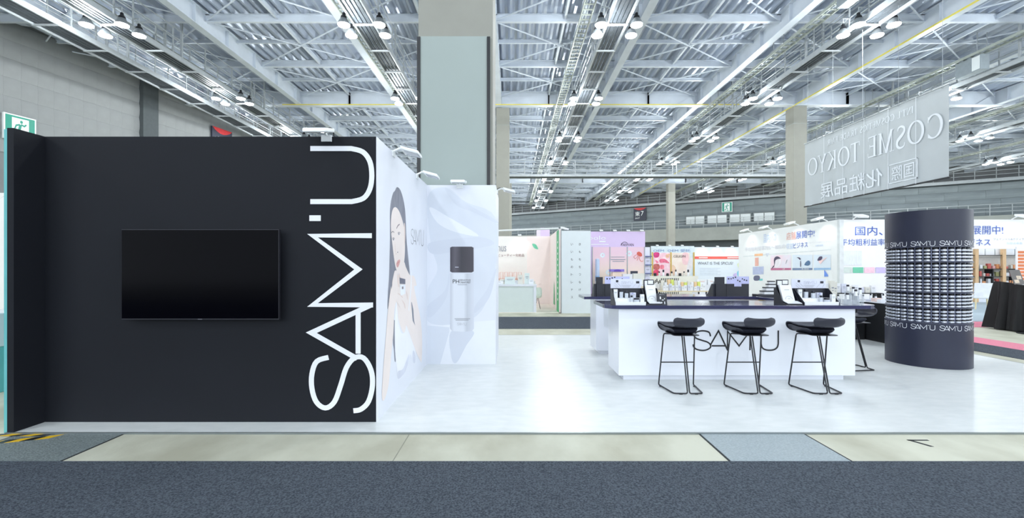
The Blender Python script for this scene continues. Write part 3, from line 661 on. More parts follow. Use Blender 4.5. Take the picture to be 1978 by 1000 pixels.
va = math.atan2(-TY, -TX); NC = 32; dm = B().box(0.39, 0.468, -0.006, 0.006, 0.68, 1.79).mesh('divider', M_div)
for i in range(NC): ob('divider', dm, tw, (0, 0, -BZ), (0, 0, va + (i + 0.5) * 2 * math.pi / NC))
for zz0 in (1.806, 0.575):
    for i in range(10):
        a0 = va + (i + 0.42) * 2 * math.pi / 10
        logo(lambda u, v: (TX + (TR + 0.002) * math.cos(a0 + 0.53 * u), TY + (TR + 0.002) * math.sin(a0 + 0.53 * u), zz0 + 0.072 * v), M_wlet, tw, 0.085)
M_sil = mat('brushed_silver_jar', (196, 200, 212), 0.28, metal=0.75, var=0.05); M_jlid = mat('black_jar_lid', (18, 18, 24), 0.3)
jb = B(); jb.lathe([(0.032, 0), (0.039, 0.004), (0.041, 0.016), (0.039, 0.028), (0.032, 0.032)], 12); nf = len(jb.f)
jb.lathe([(0.030, 0.032), (0.030, 0.048), (0.0, 0.048)], 12); jb.m = [0] * nf + [1] * (len(jb.f) - nf)
jm = jb.mesh('silver_jar', [M_sil, M_jlid], smooth=True)
rest_jars = B()
for i in range(NC):
    k = i if i <= NC // 2 else i - NC
    a = va + k * 2 * math.pi / NC; jx, jy = TX + 0.462 * math.cos(a), TY + 0.462 * math.sin(a)
    for tr_ in range(5):
        for q in range(4):
            z = 0.680 + tr_ * TH + q * 0.0492
            if abs(k) <= 7:
                o = ob('silver_jar', jm, None, (jx, jy, z)); tag(o, 'silver jar, %s of its stack on the %s tier of the round tower' % (('lowest', 'second', 'third', 'topmost')[q], ('lowest', 'second', 'middle', 'fourth', 'top')[tr_]), 'jar', 'silver jars on the display tower')
            else: rest_jars.add([(v[0] + jx, v[1] + jy, v[2] + z) for v in jb.v], jb.f); rest_jars.m[-len(jb.f):] = jb.m
o = rest_jars.obj('silver_jars', [M_sil, M_jlid]); tag(o, 'rows of silver jars around the far side of the tower', 'jars', kind='stuff')

# ---------------------------------------------------------------- goods on the island and the side counter
G_pack = 'cosmetic packs on the counter displays'
M_card = mat('white_carton', (236, 238, 242), 0.5, var=0.01); M_cream = mat('cream_carton', (226, 224, 214), 0.5, var=0.02); M_glassb = mat('frosted_bottle', (206, 212, 222), 0.25, var=0.03); M_cap = mat('navy_black_cap', (30, 32, 46), 0.3)
M_lil = mat('lilac_print', (190, 192, 232), 0.5, var=0.06, scale=8); M_lprint = mat('pale_display_print', (218, 221, 236), 0.5, var=0.03, scale=10); M_stand = mat('navy_black_card', (34, 36, 46), 0.45, var=0.03)
M_grey = mat('grey_print', (150, 154, 166), 0.5); M_acr = mat('clear_acrylic', (230, 238, 244), 0.05, alpha=0.28, var=0.01, spec=0.6)
def carton(loc, dim, m, label, group, rz=0, mark=None, cat='box', name='carton'):
    w_, d, h = dim
    o = B().box(-w_/2, w_/2, -d/2, d/2, 0, h).obj(name, m, bevel=min(0.0015, w_/20)); o.location = loc; o.rotation_euler = (0, 0, rz); tag(o, label, cat, group)
    if mark: B().box(-w_ * 0.3, w_ * 0.3, -d/2 - 0.0012, -d/2, h * 0.62, h * 0.68).box(-w_ * 0.22, w_ * 0.22, -d/2 - 0.0012, -d/2, h * 0.5, h * 0.53).obj('print', mark, o)
    return o
def bottle(loc, r, h, label, group, body=None, cap=None, capf=0.3, square=False):
    t = thing('bottle', label, 'bottle', loc, 0, group); hb = h * (1 - capf)
    if square:
        B().box(-r, r, -r * 0.8, r * 0.8, 0, hb).obj('body', body or M_glassb, t, bevel=r * 0.15); B().box(-r * 0.75, r * 0.75, -r * 0.65, r * 0.65, hb, h).obj('cap', cap or M_cap, t, bevel=r * 0.1)
    else:
        B().lathe([(r * 0.9, 0), (r, h * 0.02), (r, hb * 0.93), (r * 0.72, hb)], 14).obj('body', body or M_glassb, t, smooth=True)
        B().lathe([(r * 0.78, hb), (r * 0.78, h * 0.985), (r * 0.7, h), (0, h)], 14).obj('cap', cap or M_cap, t, smooth=True)
    return t
def jar(loc, r, h, label, group, body=None, cap=None):
    t = thing('cream_jar', label, 'jar', loc, 0, group)
    B().lathe([(r * 0.92, 0), (r, h * 0.08), (r, h * 0.55), (r * 0.93, h * 0.6)], 16).obj('body', body or M_glassb, t, smooth=True)
    B().lathe([(r * 0.97, h * 0.6), (r * 0.97, h * 0.97), (r * 0.9, h), (0, h)], 16).obj('lid', cap or M_cap, t, smooth=True)
    return t
def product_stand(loc, rz, w_, label):
    t = thing('product_display', label, 'display stand', loc, rz); d = 0.27
    for s in (0, w_ - 0.006): B().prism([(0, 0), (0, 0.035), (0.21, 0.21), (d, 0.21), (d, 0)], 'x', s, s + 0.006).obj('side_panel', M_stand, t)
    B().box(0.006, w_ - 0.006, d - 0.006, d, 0, 0.21).obj('back_panel', M_stand, t); B().box(0.006, w_ - 0.006, d - 0.012, d - 0.007, 0.10, 0.21).obj('back_lining', M_stand, t)
    B().box(0.008, w_ - 0.008, 0.004, 0.10, 0, 0.040).obj('white_tray', M_card, t, bevel=0.002); B().box(0.008, w_ - 0.008, 0.10, 0.255, 0, 0.085).obj('white_step', M_card, t, bevel=0.002)
    B().box(0.01, w_ - 0.01, 0.001, 0.004, 0.004, 0.045).obj('front_lip', M_card, t)
    hb = B().box(0.0, w_, d - 0.004, d + 0.002, 0.21, 0.335).obj('header_card', M_lprint, t)
    for (a, z, s) in ((0.07, 0.29, 0.032), (0.335, 0.275, 0.045)): B().box(a * w_ / 0.4, a * w_ / 0.4 + s, d - 0.006, d - 0.004, z, z + 0.03).obj('print_cap', M_cap, hb)
    b = B()
    for a, c in (((0.05, 0.285), (0.115, 0.215)), ((0.085, 0.285), (0.145, 0.225)), ((0.33, 0.27), (0.29, 0.215)), ((0.385, 0.27), (0.36, 0.215)), ((0.05, 0.25), (0.09, 0.215))): b.bar((a[0] * w_ / 0.4, d - 0.006, a[1]), (c[0] * w_ / 0.4, d - 0.006, c[1]), 0.0011)
    b.box(0.14 * w_ / 0.4, 0.27 * w_ / 0.4, d - 0.006, d - 0.004, 0.248, 0.251).box(0.15 * w_ / 0.4, 0.26 * w_ / 0.4, d - 0.006, d - 0.004, 0.236, 0.239).box(0.16 * w_ / 0.4, 0.25 * w_ / 0.4, d - 0.006, d - 0.004, 0.222, 0.225); b.obj('print_lines', M_grey, hb)
    mw = Matrix.Translation(loc) @ Matrix.Rotation(rz, 4, 'Z')
    logo(lambda u, v: tuple(mw @ Vector(((0.14 + 0.15 * u) * w_ / 0.4, d - 0.007, 0.270 + 0.036 * v))), M_grey, hb, 0.06)
    B().box(0.0, w_, d + 0.002, d + 0.004, 0.21, 0.335).box(w_ * 0.34, w_ * 0.66, d + 0.002, d + 0.005, 0.165, 0.21).obj('rear_print', M_lil, t)
    b = B(); rr = random.Random(3)
    for i in range(9): a = w_ * (0.08 + 0.1 * i); z = 0.24 + 0.07 * rr.random(); b.box(a, a + 0.016 + 0.012 * rr.random(), d + 0.004, d + 0.006, z, z + 0.022)
    b.obj('rear_print_marks', M_cap, t)
    return t, mw
def leaflet_stand(loc, rz, w_, label):
    t = thing('leaflet_holder', label, 'display stand', loc, rz); d = 0.27
    for s in (0, w_ - 0.006): B().prism([(0, 0), (0, 0.02), (0.06, 0.03), (0.22, 0.21), (d, 0.21), (d, 0)], 'x', s, s + 0.006).obj('side_panel', M_stand, t)
    B().box(0.006, w_ - 0.006, d - 0.006, d, 0, 0.21).obj('back_panel', M_stand, t); B().box(0.006, w_ - 0.006, 0, d - 0.006, 0, 0.018).obj('base', M_stand, t)
    B().box(0.03, w_ - 0.03, d - 0.006, d + 0.002, 0.21, 0.325).obj('header_card', M_stand, t)
    B().box(0.045, w_ - 0.12, d - 0.008, d - 0.006, 0.255, 0.31).box(w_ - 0.11, w_ - 0.04, d - 0.008, d - 0.006, 0.265, 0.315).obj('header_print', M_card, t)
    B().prism([(0.11, 0.05), (0.145, 0.05), (0.235, 0.255), (0.20, 0.255)], 'x', 0.035, w_ - 0.035).obj('leaflet_stack', M_card, t, bevel=0.001)
    b = B(); c0 = Vector((w_ / 2, 0.105, 0.052)); up = Vector((0, 0.09, 0.205)).normalized()
    pts = [c0 + Vector((0.045 * math.cos(math.radians(a)), -0.002, 0)) + up * (0.02 + 0.045 * math.sin(math.radians(a))) for a in range(0, 181, 15)]
    b.tube(pts, 0.0018, 4); b.bar(c0 + up * 0.155 + Vector((-0.03, -0.002, 0)), c0 + up * 0.155 + Vector((0.03, -0.002, 0)), 0.0022); b.bar(c0 + up * 0.03 + Vector((-0.015, -0.002, 0)), c0 + up * 0.03 + Vector((0.015, -0.002, 0)), 0.0022); b.obj('leaflet_print', M_grey, t)
    B().prism([(0.0, 0.022), (0.105, 0.045), (0.105, 0.051), (0.0, 0.030)], 'x', 0.03, w_ - 0.012).obj('loose_leaflet', M_card, t)
    B().box(0.04, w_ - 0.04, d - 0.004, d + 0.03, 0.0, 0.21).obj('rear_pocket', M_stand, t)
    return t, mw0(loc, rz)
def mw0(loc, rz): return Matrix.Translation(loc) @ Matrix.Rotation(rz, 4, 'Z')
def fill_stand(mw, w_, where):
    f = w_ / 0.42
    def at(x, y, z): return tuple(mw @ Vector((x * f, y, z)))
    carton(at(0.045, 0.17, 0.085), (0.05, 0.03, 0.115), M_card, 'tall white carton ' + where, G_pack, mark=M_grey)
    bottle(at(0.125, 0.18, 0.085), 0.022, 0.115, 'largest capped bottle ' + where, G_pack, square=True)
    bottle(at(0.185, 0.13, 0.085), 0.021, 0.095, 'middle capped bottle ' + where, G_pack, square=True)
    bottle(at(0.235, 0.06, 0.040), 0.016, 0.085, 'small capped bottle on the lower step ' + where, G_pack, square=True)
    jar(at(0.30, 0.055, 0.040), 0.036, 0.052, 'wide frosted jar with dark lid ' + where, G_pack)
    carton(at(0.285, 0.19, 0.085), (0.075, 0.05, 0.07), M_lprint, 'lilac tinted carton ' + where, G_pack, mark=M_grey)
    bottle(at(0.27, 0.135, 0.085), 0.014, 0.07, 'slim lilac capped bottle ' + where, G_pack, cap=M_lil)
    carton(at(0.375, 0.06, 0.040), (0.05, 0.04, 0.10), M_card, 'short white carton ' + where, G_pack, mark=M_grey)
_, mw = product_stand((1.335, 5.90, 1.0), 0, 0.41, 'white tiered product display on the worktop beside the black sign card'); fill_stand(mw, 0.41, 'on the display beside the black sign card')
leaflet_stand((1.755, 5.92, 1.0), 0, 0.20, 'black leaflet holder on the worktop beside the black sign card')
leaflet_stand((3.545, 5.90, 1.0), 0, 0.225, 'black leaflet holder on the worktop above the U of the wordmark')
_, mw = product_stand((3.785, 5.90, 1.0), 0, 0.46, 'white tiered product display on the worktop near the clear stands'); fill_stand(mw, 0.46, 'on the display near the clear stands')
product_stand((4.03, 8.02, 1.0), math.pi, 0.38, 'product display seen from behind on the inner worktop, next to the tiered riser'); leaflet_stand((3.645, 8.02, 1.0), math.pi, 0.23, 'leaflet holder seen from behind on the inner worktop, next to the lilac header')
product_stand((2.0, 8.02, 1.0), math.pi, 0.42, 'product display seen from behind on the inner worktop near the aisle'); leaflet_stand((1.575, 8.02, 1.0), math.pi, 0.18, 'leaflet holder seen from behind at the aisle end of the inner worktop')
# black sign card
sg = thing('sign_card', 'small black sign card leaning on the worktop', 'sign', (1.965, 5.96, 1.0), -0.1)
B().prism([(0.0, 0), (0.006, 0), (0.05, 0.15), (0.044, 0.15)], 'x', -0.065, 0.065).obj('card', M_stand, sg); B().prism([(0.05, 0), (0.054, 0), (0.048, 0.14), (0.044, 0.14)], 'x', -0.02, 0.02).obj('strut', M_stand, sg)
def card_fn(u, v): return tuple(mw0((1.965, 5.96, 1.0), -0.1) @ Vector((-0.065 + 0.13 * u, 0.044 * v - 0.0015, 0.15 * v)))
logo(lambda u, v: card_fn(0.28 + 0.5 * u, 0.85 + 0.06 * v), M_wlet, sg, 0.09)
for u0, u1, v0, v1 in ((0.3, 0.42, 0.5, 0.72), (0.72, 0.8, 0.5, 0.58), (0.5, 0.68, 0.40, 0.46), (0.42, 0.52, 0.1, 0.26), (0.72, 0.8, 0.08, 0.3)): B().poly([card_fn(u0, v0), card_fn(u1, v0), card_fn(u1, v1), card_fn(u0, v1)]).obj('print', M_wlet, sg, world=True)
# clear stands with testers
tst = [(4.30, 6.02, 0.085, 0), (4.36, 6.20, 0.10, 0), (4.43, 6.02, 0.07, 1), (4.50, 6.22, 0.06, 0), (4.55, 6.03, 0.115, 1), (4.60, 6.24, 0.17, 1), (4.63, 6.06, 0.135, 1), (4.66, 6.22, 0.14, 1)]
for i, (x, y, h, bt) in enumerate(tst):
    s = thing('tester_stand', 'clear acrylic tester stand at the rounded end of the worktop', 'stand', (x, y, 1.0), 0.2 * (i % 3), 'clear acrylic tester stands')
    B().box(-0.028, 0.028, -0.028, 0.028, 0, 0.004).obj('base', M_acr, s); B().box(-0.027, 0.027, -0.027, 0.027, h - 0.004, h).obj('plate', M_acr, s)
    for a in (-1, 1): B().box(a * 0.027 - 0.0015, a * 0.027 + 0.0015, -0.027, 0.027, 0.004, h - 0.004).obj('wall', M_acr, s)
    if bt: bottle((x, y, 1.0 + h), 0.017, 0.085, 'tester bottle with navy cap standing on a clear stand', 'tester bottles on clear stands', body=M_card, square=True)
# tiered riser on the inner corner of the worktop
rs = thing('tiered_riser', 'stepped white riser with black trays on the inner worktop', 'display stand', (4.44, 7.72, 1.0))
B().box(-0.30, 0.24, -0.06, 0.14, 0, 0.035).obj('base_tray', M_stand, rs, bevel=0.003)
for i, (wd, z) in enumerate(((0.36, 0.035), (0.26, 0.095), (0.15, 0.15), (0.095, 0.20))):
    B().box(-wd/2, wd/2, -0.03 + i * 0.03, 0.12, z, z + 0.042).obj('tier', M_card, rs, bevel=0.002); B().box(-wd/2 - 0.005, wd/2 + 0.005, -0.035 + i * 0.03, 0.12, z + 0.042, z + 0.058).obj('tray', M_stand, rs)
# side counter along the edge of the booth floor, with a return behind the island
M_blk = mat('matt_black_board', (24, 26, 30), 0.55, var=0.04)
sc1 = thing('side_counter', 'low black side counter with white top behind the display tower', 'counter', (7.5, 8.7, BZ))
B().box(7.24, 7.82, 8.12, 9.86, BZ, 0.78).obj('body', M_blk, sc1, world=True); B().box(7.22, 7.83, 8.10, 9.87, 0.78, 0.80).obj('top', M_gloss_w, sc1, bevel=0.003, world=True)
sc2 = thing('side_counter', 'low display counter with white top behind the tester stands', 'counter', (6.5, 9.6, BZ))
B().box(5.85, 7.20, 9.30, 9.86, BZ, 0.78).obj('body', M_blk, sc2, world=True); B().box(5.83, 7.21, 9.28, 9.87, 0.78, 0.80).obj('top', M_gloss_w, sc2, bevel=0.003, world=True)
shf = thing('riser_shelf', 'long black riser shelf standing on the white counter tops', 'shelf', (6.9, 9.7, 0.80))
B().box(6.72, 7.80, 9.58, 9.84, 0.93, 0.948).obj('board', M_blk, shf, world=True)
for x in (6.74, 7.26, 7.78): B().box(x - 0.01, x + 0.01, 9.6, 9.82, 0.80, 0.93).obj('leg', M_blk, shf, world=True)
for i in range(6): carton((6.24 + i * 0.088 + (0.03 if i > 2 else 0), 9.45 + 0.05 * (i % 2), 0.80), (0.08, 0.09, 0.36 + 0.05 * ((i * 5) % 3) / 2), M_cream if i % 3 else M_card, 'tall pale carton in the row on the display counter behind the tester stands', 'tall cartons on the display counter', mark=M_grey)
rr = random.Random(5)
for i in range(8):
    x = 6.80 + i * 0.125
    carton((x, 9.70, 0.948), (0.085 + 0.02 * rr.random(), 0.06, 0.10 + 0.10 * rr.random()), [M_cream, M_card, M_lprint][i % 3], 'pale carton on the black riser shelf', 'cartons on the riser shelf', mark=M_grey)
for i in range(9): bottle((6.62 + i * 0.13, 9.40 + 0.03 * (i % 2), 0.80), 0.02, 0.12 + 0.05 * rr.random(), 'small navy capped bottle on the counter in front of the riser shelf', 'bottles in front of the riser shelf', body=M_card)
for i in range(10): bottle((7.40 + 0.12 * (i % 3), 8.85 - 0.17 * (i // 3) - 0.03 * (i % 3), 0.80), 0.017, 0.10 + 0.04 * rr.random(), 'slim bottle on the low black side counter', 'bottles on the side counter', body=M_glassb)
for i in range(6): carton((7.36 + 0.2 * (i % 2), 9.35 - 0.15 * (i // 2), 0.80), (0.14, 0.10, 0.03 + 0.02 * (i % 3)), [M_lprint, M_card, mat('blush_carton', (236, 212, 206), 0.5)][i % 3], 'flat pale pack on the low black side counter', 'flat packs on the side counter')

# ---------------------------------------------------------------- hanging banner (seen from its back, so the print reads mirrored)
M_cloth = mat('grey_banner_cloth', (188, 194, 197), 0.8, var=0.02, scale=1.5); M_blet = mat('pale_banner_print', (228, 233, 238), 0.8, var=0.01)
BX, BY0, BY1, BZ0, BZ1 = 12.9, 13.45, 20.07, 4.14, 6.90
bn = thing('hanging_banner', 'large grey trade fair banner hanging from the roof, print mirrored', 'banner', (BX, (BY0 + BY1) / 2, BZ0))
b = B(); n = 40
for i in range(n + 1):
    y = BY0 + (BY1 - BY0) * i / n; dx = 0.012 * math.sin(i * 1.3) + 0.008 * math.sin(i * 0.45)
    for z, k in ((BZ0, 1.6), ((BZ0 + BZ1) / 2, 1.0), (BZ1, 0.2)): b.v.append((BX + dx * k, y, z))
for s_ in (0, 0.008):
    pass
b.f = [(i * 3 + j, i * 3 + j + 1, (i + 1) * 3 + j + 1, (i + 1) * 3 + j) for i in range(n) for j in range(2)]; b.m = [0] * len(b.f)
b.obj('cloth', M_cloth, bn, world=True, smooth=True)
for i in range(1, 6): y = BY0 + (BY1 - BY0) * i / 6.2; B().box(BX - 0.034, BX - 0.031, y - 0.008, y + 0.008, BZ0, BZ1).obj('seam', M_blet, bn, world=True)
B().bar((BX, BY0 - 0.03, BZ1), (BX, BY1 + 0.03, BZ1), 0.022, 8).obj('top_bar', M_galv, bn, world=True); B().bar((BX, BY0 - 0.03, BZ0), (BX, BY1 + 0.03, BZ0), 0.028, 8).obj('bottom_bar', M_black, bn, world=True)
for i in range(5): y = BY0 + 0.2 + i * (BY1 - BY0 - 0.4) / 4; B().bar((BX, y, BZ1), (BX, y, 10.22), 0.006, 4).obj('wire', M_galv, bn, world=True); B().tube([(BX, y + 0.05 * math.cos(a), BZ1 + 0.05 * math.sin(a)) for a in [k * math.pi / 4 for k in range(8)]], 0.008, 4, closed=True).obj('ring', M_galv, bn, world=True)
# a plain roman serif alphabet made of strokes: (width, [(points, stroke width)])
TK, TN = 0.15, 0.055
def arc(cx, cy, rx, ry, a0, a1, n=18): return [(cx + rx * math.cos(math.radians(a0 + (a1 - a0) * i / n)), cy + ry * math.sin(math.radians(a0 + (a1 - a0) * i / n))) for i in range(n + 1)]
def arcw(a0, a1, n=18): return [TN + (TK - TN) * abs(math.cos(math.radians(a0 + (a1 - a0) * i / n))) ** 1.3 for i in range(n + 1)]
def sf(x, y, w_=0.3): return ([(x - w_ / 2, y), (x + w_ / 2, y)], 0.035)
def stem(x, w_=TK): return [([(x, 0), (x, 1)], w_), sf(x, 0.017), sf(x, 0.983)]
SW = spline([(0.50, 0.80), (0.47, 0.93), (0.30, 0.975), (0.12, 0.90), (0.08, 0.74), (0.20, 0.60), (0.38, 0.48), (0.53, 0.36), (0.55, 0.17), (0.42, 0.04), (0.25, 0.02), (0.10, 0.08), (0.06, 0.22)], 3)
SERIF = {
 'C': (0.95, [(arc(0.47, 0.5, 0.42, 0.48, 45, 315), arcw(45, 315)), ([(0.78, 0.70), (0.78, 0.95)], 0.04), ([(0.78, 0.06), (0.78, 0.24)], 0.04)]),
 'O': (1.02, [(arc(0.49, 0.5, 0.43, 0.475, 0, 360, 28), arcw(0, 360, 28))]),
 'S': (0.66, [(SW, [0.05 + 0.11 * max(0, math.sin(math.pi * i / (len(SW) - 1))) ** 1.5 for i in range(len(SW))])]),
 'M': (1.15, [([(0.17, 0), (0.17, 1)], TN), sf(0.17, 0.017), sf(0.12, 0.983, 0.2), ([(0.17, 1), (0.56, 0.0)], TK), ([(0.56, 0.0), (0.94, 1)], TN), ([(0.95, 0), (0.95, 1)], TK), sf(0.95, 0.017), sf(1.0, 0.983, 0.22)]),
 'E': (0.72, stem(0.17) + [([(0.17, 0.97), (0.62, 0.97)], TN), ([(0.17, 0.52), (0.5, 0.52)], TN), ([(0.17, 0.03), (0.66, 0.03)], TN), ([(0.61, 0.80), (0.61, 1)], 0.035), ([(0.65, 0), (0.65, 0.22)], 0.035), ([(0.5, 0.42), (0.5, 0.62)], 0.03)]),
 'T': (0.80, [([(0.40, 0), (0.40, 1)], TK), sf(0.40, 0.017), ([(0.04, 0.97), (0.76, 0.97)], TN), ([(0.05, 0.78), (0.05, 1)], 0.035), ([(0.75, 0.78), (0.75, 1)], 0.035)]),
 'K': (0.88, stem(0.17) + [([(0.20, 0.42), (0.68, 0.98)], TN), sf(0.70, 0.983, 0.26), ([(0.36, 0.60), (0.76, 0.02)], TK), sf(0.78, 0.017, 0.24)]),
 'Y': (0.85, [([(0.42, 0), (0.42, 0.48)], TK), sf(0.42, 0.017), ([(0.10, 0.98), (0.42, 0.46)], TK), ([(0.74, 0.98), (0.44, 0.46)], TN), sf(0.11, 0.983, 0.26), sf(0.75, 0.983, 0.24)]),
 'I': (0.36, stem(0.17)), 'L': (0.66, stem(0.17) + [([(0.17, 0.03), (0.60, 0.03)], TN), ([(0.59, 0), (0.59, 0.22)], 0.035)]),
 'F': (0.64, stem(0.17) + [([(0.17, 0.97), (0.58, 0.97)], TN), ([(0.17, 0.52), (0.46, 0.52)], TN), ([(0.57, 0.78), (0.57, 1)], 0.035)]),
 'N': (0.95, [([(0.15, 0), (0.15, 1)], TN), sf(0.15, 0.017), sf(0.10, 0.983, 0.2), ([(0.15, 1), (0.78, 0)], TK), ([(0.78, 0), (0.78, 1)], TN), sf(0.78, 0.983)]),
 'A': (0.92, [([(0.13, 0), (0.44, 1)], TN), ([(0.44, 1), (0.78, 0)], TK), ([(0.22, 0.34), (0.66, 0.34)], TN), sf(0.13, 0.017, 0.24), sf(0.78, 0.017, 0.26)]),
 'R': (0.82, stem(0.17) + [([(0.17, 0.97)] + arc(0.36, 0.735, 0.22, 0.235, 90, -90, 10) + [(0.17, 0.50)], TN * 1.7), ([(0.36, 0.50), (0.70, 0.02)], TK), sf(0.72, 0.017, 0.2)]),
 'D': (0.95, stem(0.17) + [([(0.17, 0.97)] + arc(0.40, 0.5, 0.42, 0.47, 90, -90, 14) + [(0.17, 0.03)], TK * 0.8)]),
 "'": (0.24, [([(0.10, 1), (0.10, 0.74)], 0.10)]), ' ': (0.34, []), '-': (0.4, [([(0.05, 0.45), (0.35, 0.45)], 0.08)])}
def serif(word, fn, m, parent, gap=0.08):
    tot = sum(SERIF[c][0] + gap for c in word) - gap; b = B(); x = 0; j = 0
    for c in word:
        for pts, wd in SERIF[c][1]:
            q = [((p[0] + x), p[1]) for p in pts]
            ribbon(b, q, wd, lift(lambda u, v: fn(u / tot, v), 0.0012 * (j % 7))); j += 1
        x += SERIF[c][0] + gap
    return b.obj('lettering', m, parent, world=True)
def bfn(Ya, Yb, za, zb): return lambda u, v: (BX - 0.03, Ya + (Yb - Ya) * u, za + (zb - za) * v)
def neg(fn): return lambda u, v: (lambda p: p)(fn(u, v))
serif('COSME', bfn(13.62, 16.52, 5.42, 6.16), M_blet, bn); serif('TOKYO', bfn(16.85, 19.85, 5.42, 6.16), M_blet, bn)
for wd_, ya_, yb_ in (("INT'L", 14.62, 15.22), ('COSMETICS', 15.34, 16.86), ('TRADE', 16.98, 17.88), ('FAIR', 18.0, 18.6)): serif(wd_, bfn(ya_, yb_, 6.44, 6.66), M_blet, bn)
text('国際', bfn(14.58, 15.45, 4.40, 4.88), M_blet, bn); text('化粧品展', bfn(15.83, 19.0, 4.33, 4.97), M_blet, bn)
b = B()
for q in ((14.46, 14.49, 4.32, 4.97), (15.56, 15.59, 4.32, 4.97), (14.46, 15.59, 4.32, 4.35), (14.46, 15.59, 4.94, 4.97)): b.box(BX - 0.032, BX - 0.029, *q)
b.obj('print_frame', M_blet, bn, world=True)

# ---------------------------------------------------------------- exit signs and hall number signs
M_eg = mat('exit_green', (16, 150, 128), 0.4, var=0.02); M_ew = mat('exit_white', (240, 245, 245), 0.4, var=0.01); M_sn = mat('sign_navy', (44, 48, 66), 0.5); M_sr = mat('sign_red', (206, 52, 56), 0.5)
RUN = [([(0.50, 0.70), (0.42, 0.42)], 0.16), ([(0.52, 0.72), (0.72, 0.66), (0.84, 0.76)], 0.08), ([(0.46, 0.70), (0.24, 0.64), (0.16, 0.46)], 0.08), ([(0.42, 0.44), (0.62, 0.32), (0.60, 0.10), (0.70, 0.08)], 0.09), ([(0.40, 0.44), (0.30, 0.22), (0.06, 0.16)], 0.09)]
def sign(wall, s0, s1, z0, z1, y, label, name='exit_sign'):
    t = thing(name, label, 'sign', wall.location, wall.rotation_euler[2]); B().box(s0, s1, y - 0.12, y, z0, z1).obj('case', M_ew if name == 'exit_sign' else M_sn, t, bevel=0.01)
    return t
def exit_sign(wall, s0, s1, z0, z1, y, label):
    t = sign(wall, s0, s1, z0, z1, y, label); w_, h = s1 - s0, z1 - z0
    B().box(s0 + 0.05 * w_, s1 - 0.05 * w_, y - 0.128, y - 0.12, z0 + 0.05 * h, z1 - 0.05 * h).obj('green_face', M_eg, t); B().box(s0 + 0.24 * w_, s1 - 0.24 * w_, y - 0.133, y - 0.128, z0 + 0.10 * h, z1 - 0.12 * h).obj('white_door', M_ew, t)
    b = B(); fn = lambda u, v: (s0 + w_ * (0.24 + 0.52 * u), y - 0.138, z0 + h * (0.08 + 0.80 * v))
    for i, (p, wd) in enumerate(RUN): ribbon(b, p, wd, lift(fn, 0.001 * i))
    b.poly([fn(0.55 + 0.085 * math.cos(a), 0.84 + 0.075 * math.sin(a)) for a in [k * math.pi / 8 for k in range(16)]]); b.obj('running_figure', M_eg, t)
exit_sign(wl, 20.12, 21.24, 7.02, 8.14, -0.12, 'green and white exit sign on the panelled wall above the navy return wall')
exit_sign(wb, wb_s(on_back(1395, 400)), wb_s(on_back(1415.5, 400)), Z(410, on_back(1405, 400).y), Z(391, on_back(1405, 400).y), -0.4, 'green and white exit sign above the high windows of the rear wall')
def hall_sign(wall, s0, s1, z0, z1, y, label):
    t = sign(wall, s0, s1, z0, z1, y, label, 'hall_sign'); w_, h = s1 - s0, z1 - z0; rz = wall.rotation_euler[2]; mw = mw0(wall.location, rz)
    pts = [(s0, z1)] + [(s0 + w_ * k / 10, z1 - h * 0.18 * math.sin(math.pi * k / 10) ** 0.8) for k in range(11)] + [(s1, z1)]
    B().poly([(p[0], y - 0.125, p[1]) for p in pts]).obj('red_arc', M_sr, t)
    f = lambda a, b_, c, d: (lambda u, v: tuple(mw @ Vector((s0 + w_ * (a + (b_ - a) * u), y - 0.127, z0 + h * (c + (d - c) * v)))))
    text('東', f(0.12, 0.5, 0.36, 0.72), M_ew, t); text('7', f(0.58, 0.8, 0.38, 0.74), M_ew, t); text('EAST', f(0.14, 0.5, 0.14, 0.26), M_ew, t)
p, q = on_back(1226, 427), on_back(1250, 403); hall_sign(wb, wb_s(p), wb_s(q), Z(427, p.y), Z(403, p.y), -0.4, 'navy hall number sign with red arc on the rear wall')
hall_sign(wl, 30.35, 31.9, 8.6, 10.62, -0.12, 'navy hall number sign with red arc on the panelled wall')
b = thing('equipment_box', 'grey equipment cabinet mounted on the catwalk above the banner', 'cabinet', (11.52, 15.2, 10.5)); B().box(-0.2, 0.2, -0.5, 0.7, 0, 0.8).obj('case', mat('grey_cabinet', (150, 160, 166), 0.5), b, bevel=0.02); B().box(-0.21, -0.2, -0.45, -0.1, 0.05, 0.75).obj('door', M_ew, b)
b = thing('equipment_box', 'grey equipment cabinet mounted on the catwalk beyond the banner', 'cabinet', (21.3, 21.0, 10.4)); B().box(-0.2, 0.2, -0.5, 0.7, 0, 0.7).obj('case', MATS['grey_cabinet'], b, bevel=0.02); B().box(-0.21, -0.2, -0.45, -0.1, 0.05, 0.65).obj('door', M_ew, b)

# ---------------------------------------------------------------- neighbouring booths
def wall(x0, x1, y0, y1, z0, z1, m, label, name='booth_wall'):
    o = B().box(x0, x1, y0, y1, z0, z1).obj(name, m); return struct(o, label, 'wall')
def flood(loc, rz, label, glow=False, sz=1.0):
    t = thing('booth_floodlight', label, 'lamp', loc, rz, 'floodlights on the neighbouring booths')
    B().bar((0, 0, 0), (0, -0.22 * sz, 0.10 * sz), 0.015 * sz, 6).obj('arm', M_fix, t); B().prism([(-0.45 * sz, 0.06 * sz), (-0.20 * sz, 0.14 * sz), (-0.20 * sz, 0.08 * sz), (-0.43 * sz, 0.0)], 'x', -0.14 * sz, 0.14 * sz).obj('housing', M_fix, t, bevel=0.008 * sz)
    if glow:
        L = bpy.data.lights.new('flood', 'SPOT'); L.energy = glow; L.color = (1, 0.98, 0.95); L.spot_size = 2.2; L.spot_blend = 0.9; L.shadow_soft_size = 0.08
        ob('flood', L, t, (0, -0.40 * sz, -0.04), (math.radians(28), 0, 0))
    return t
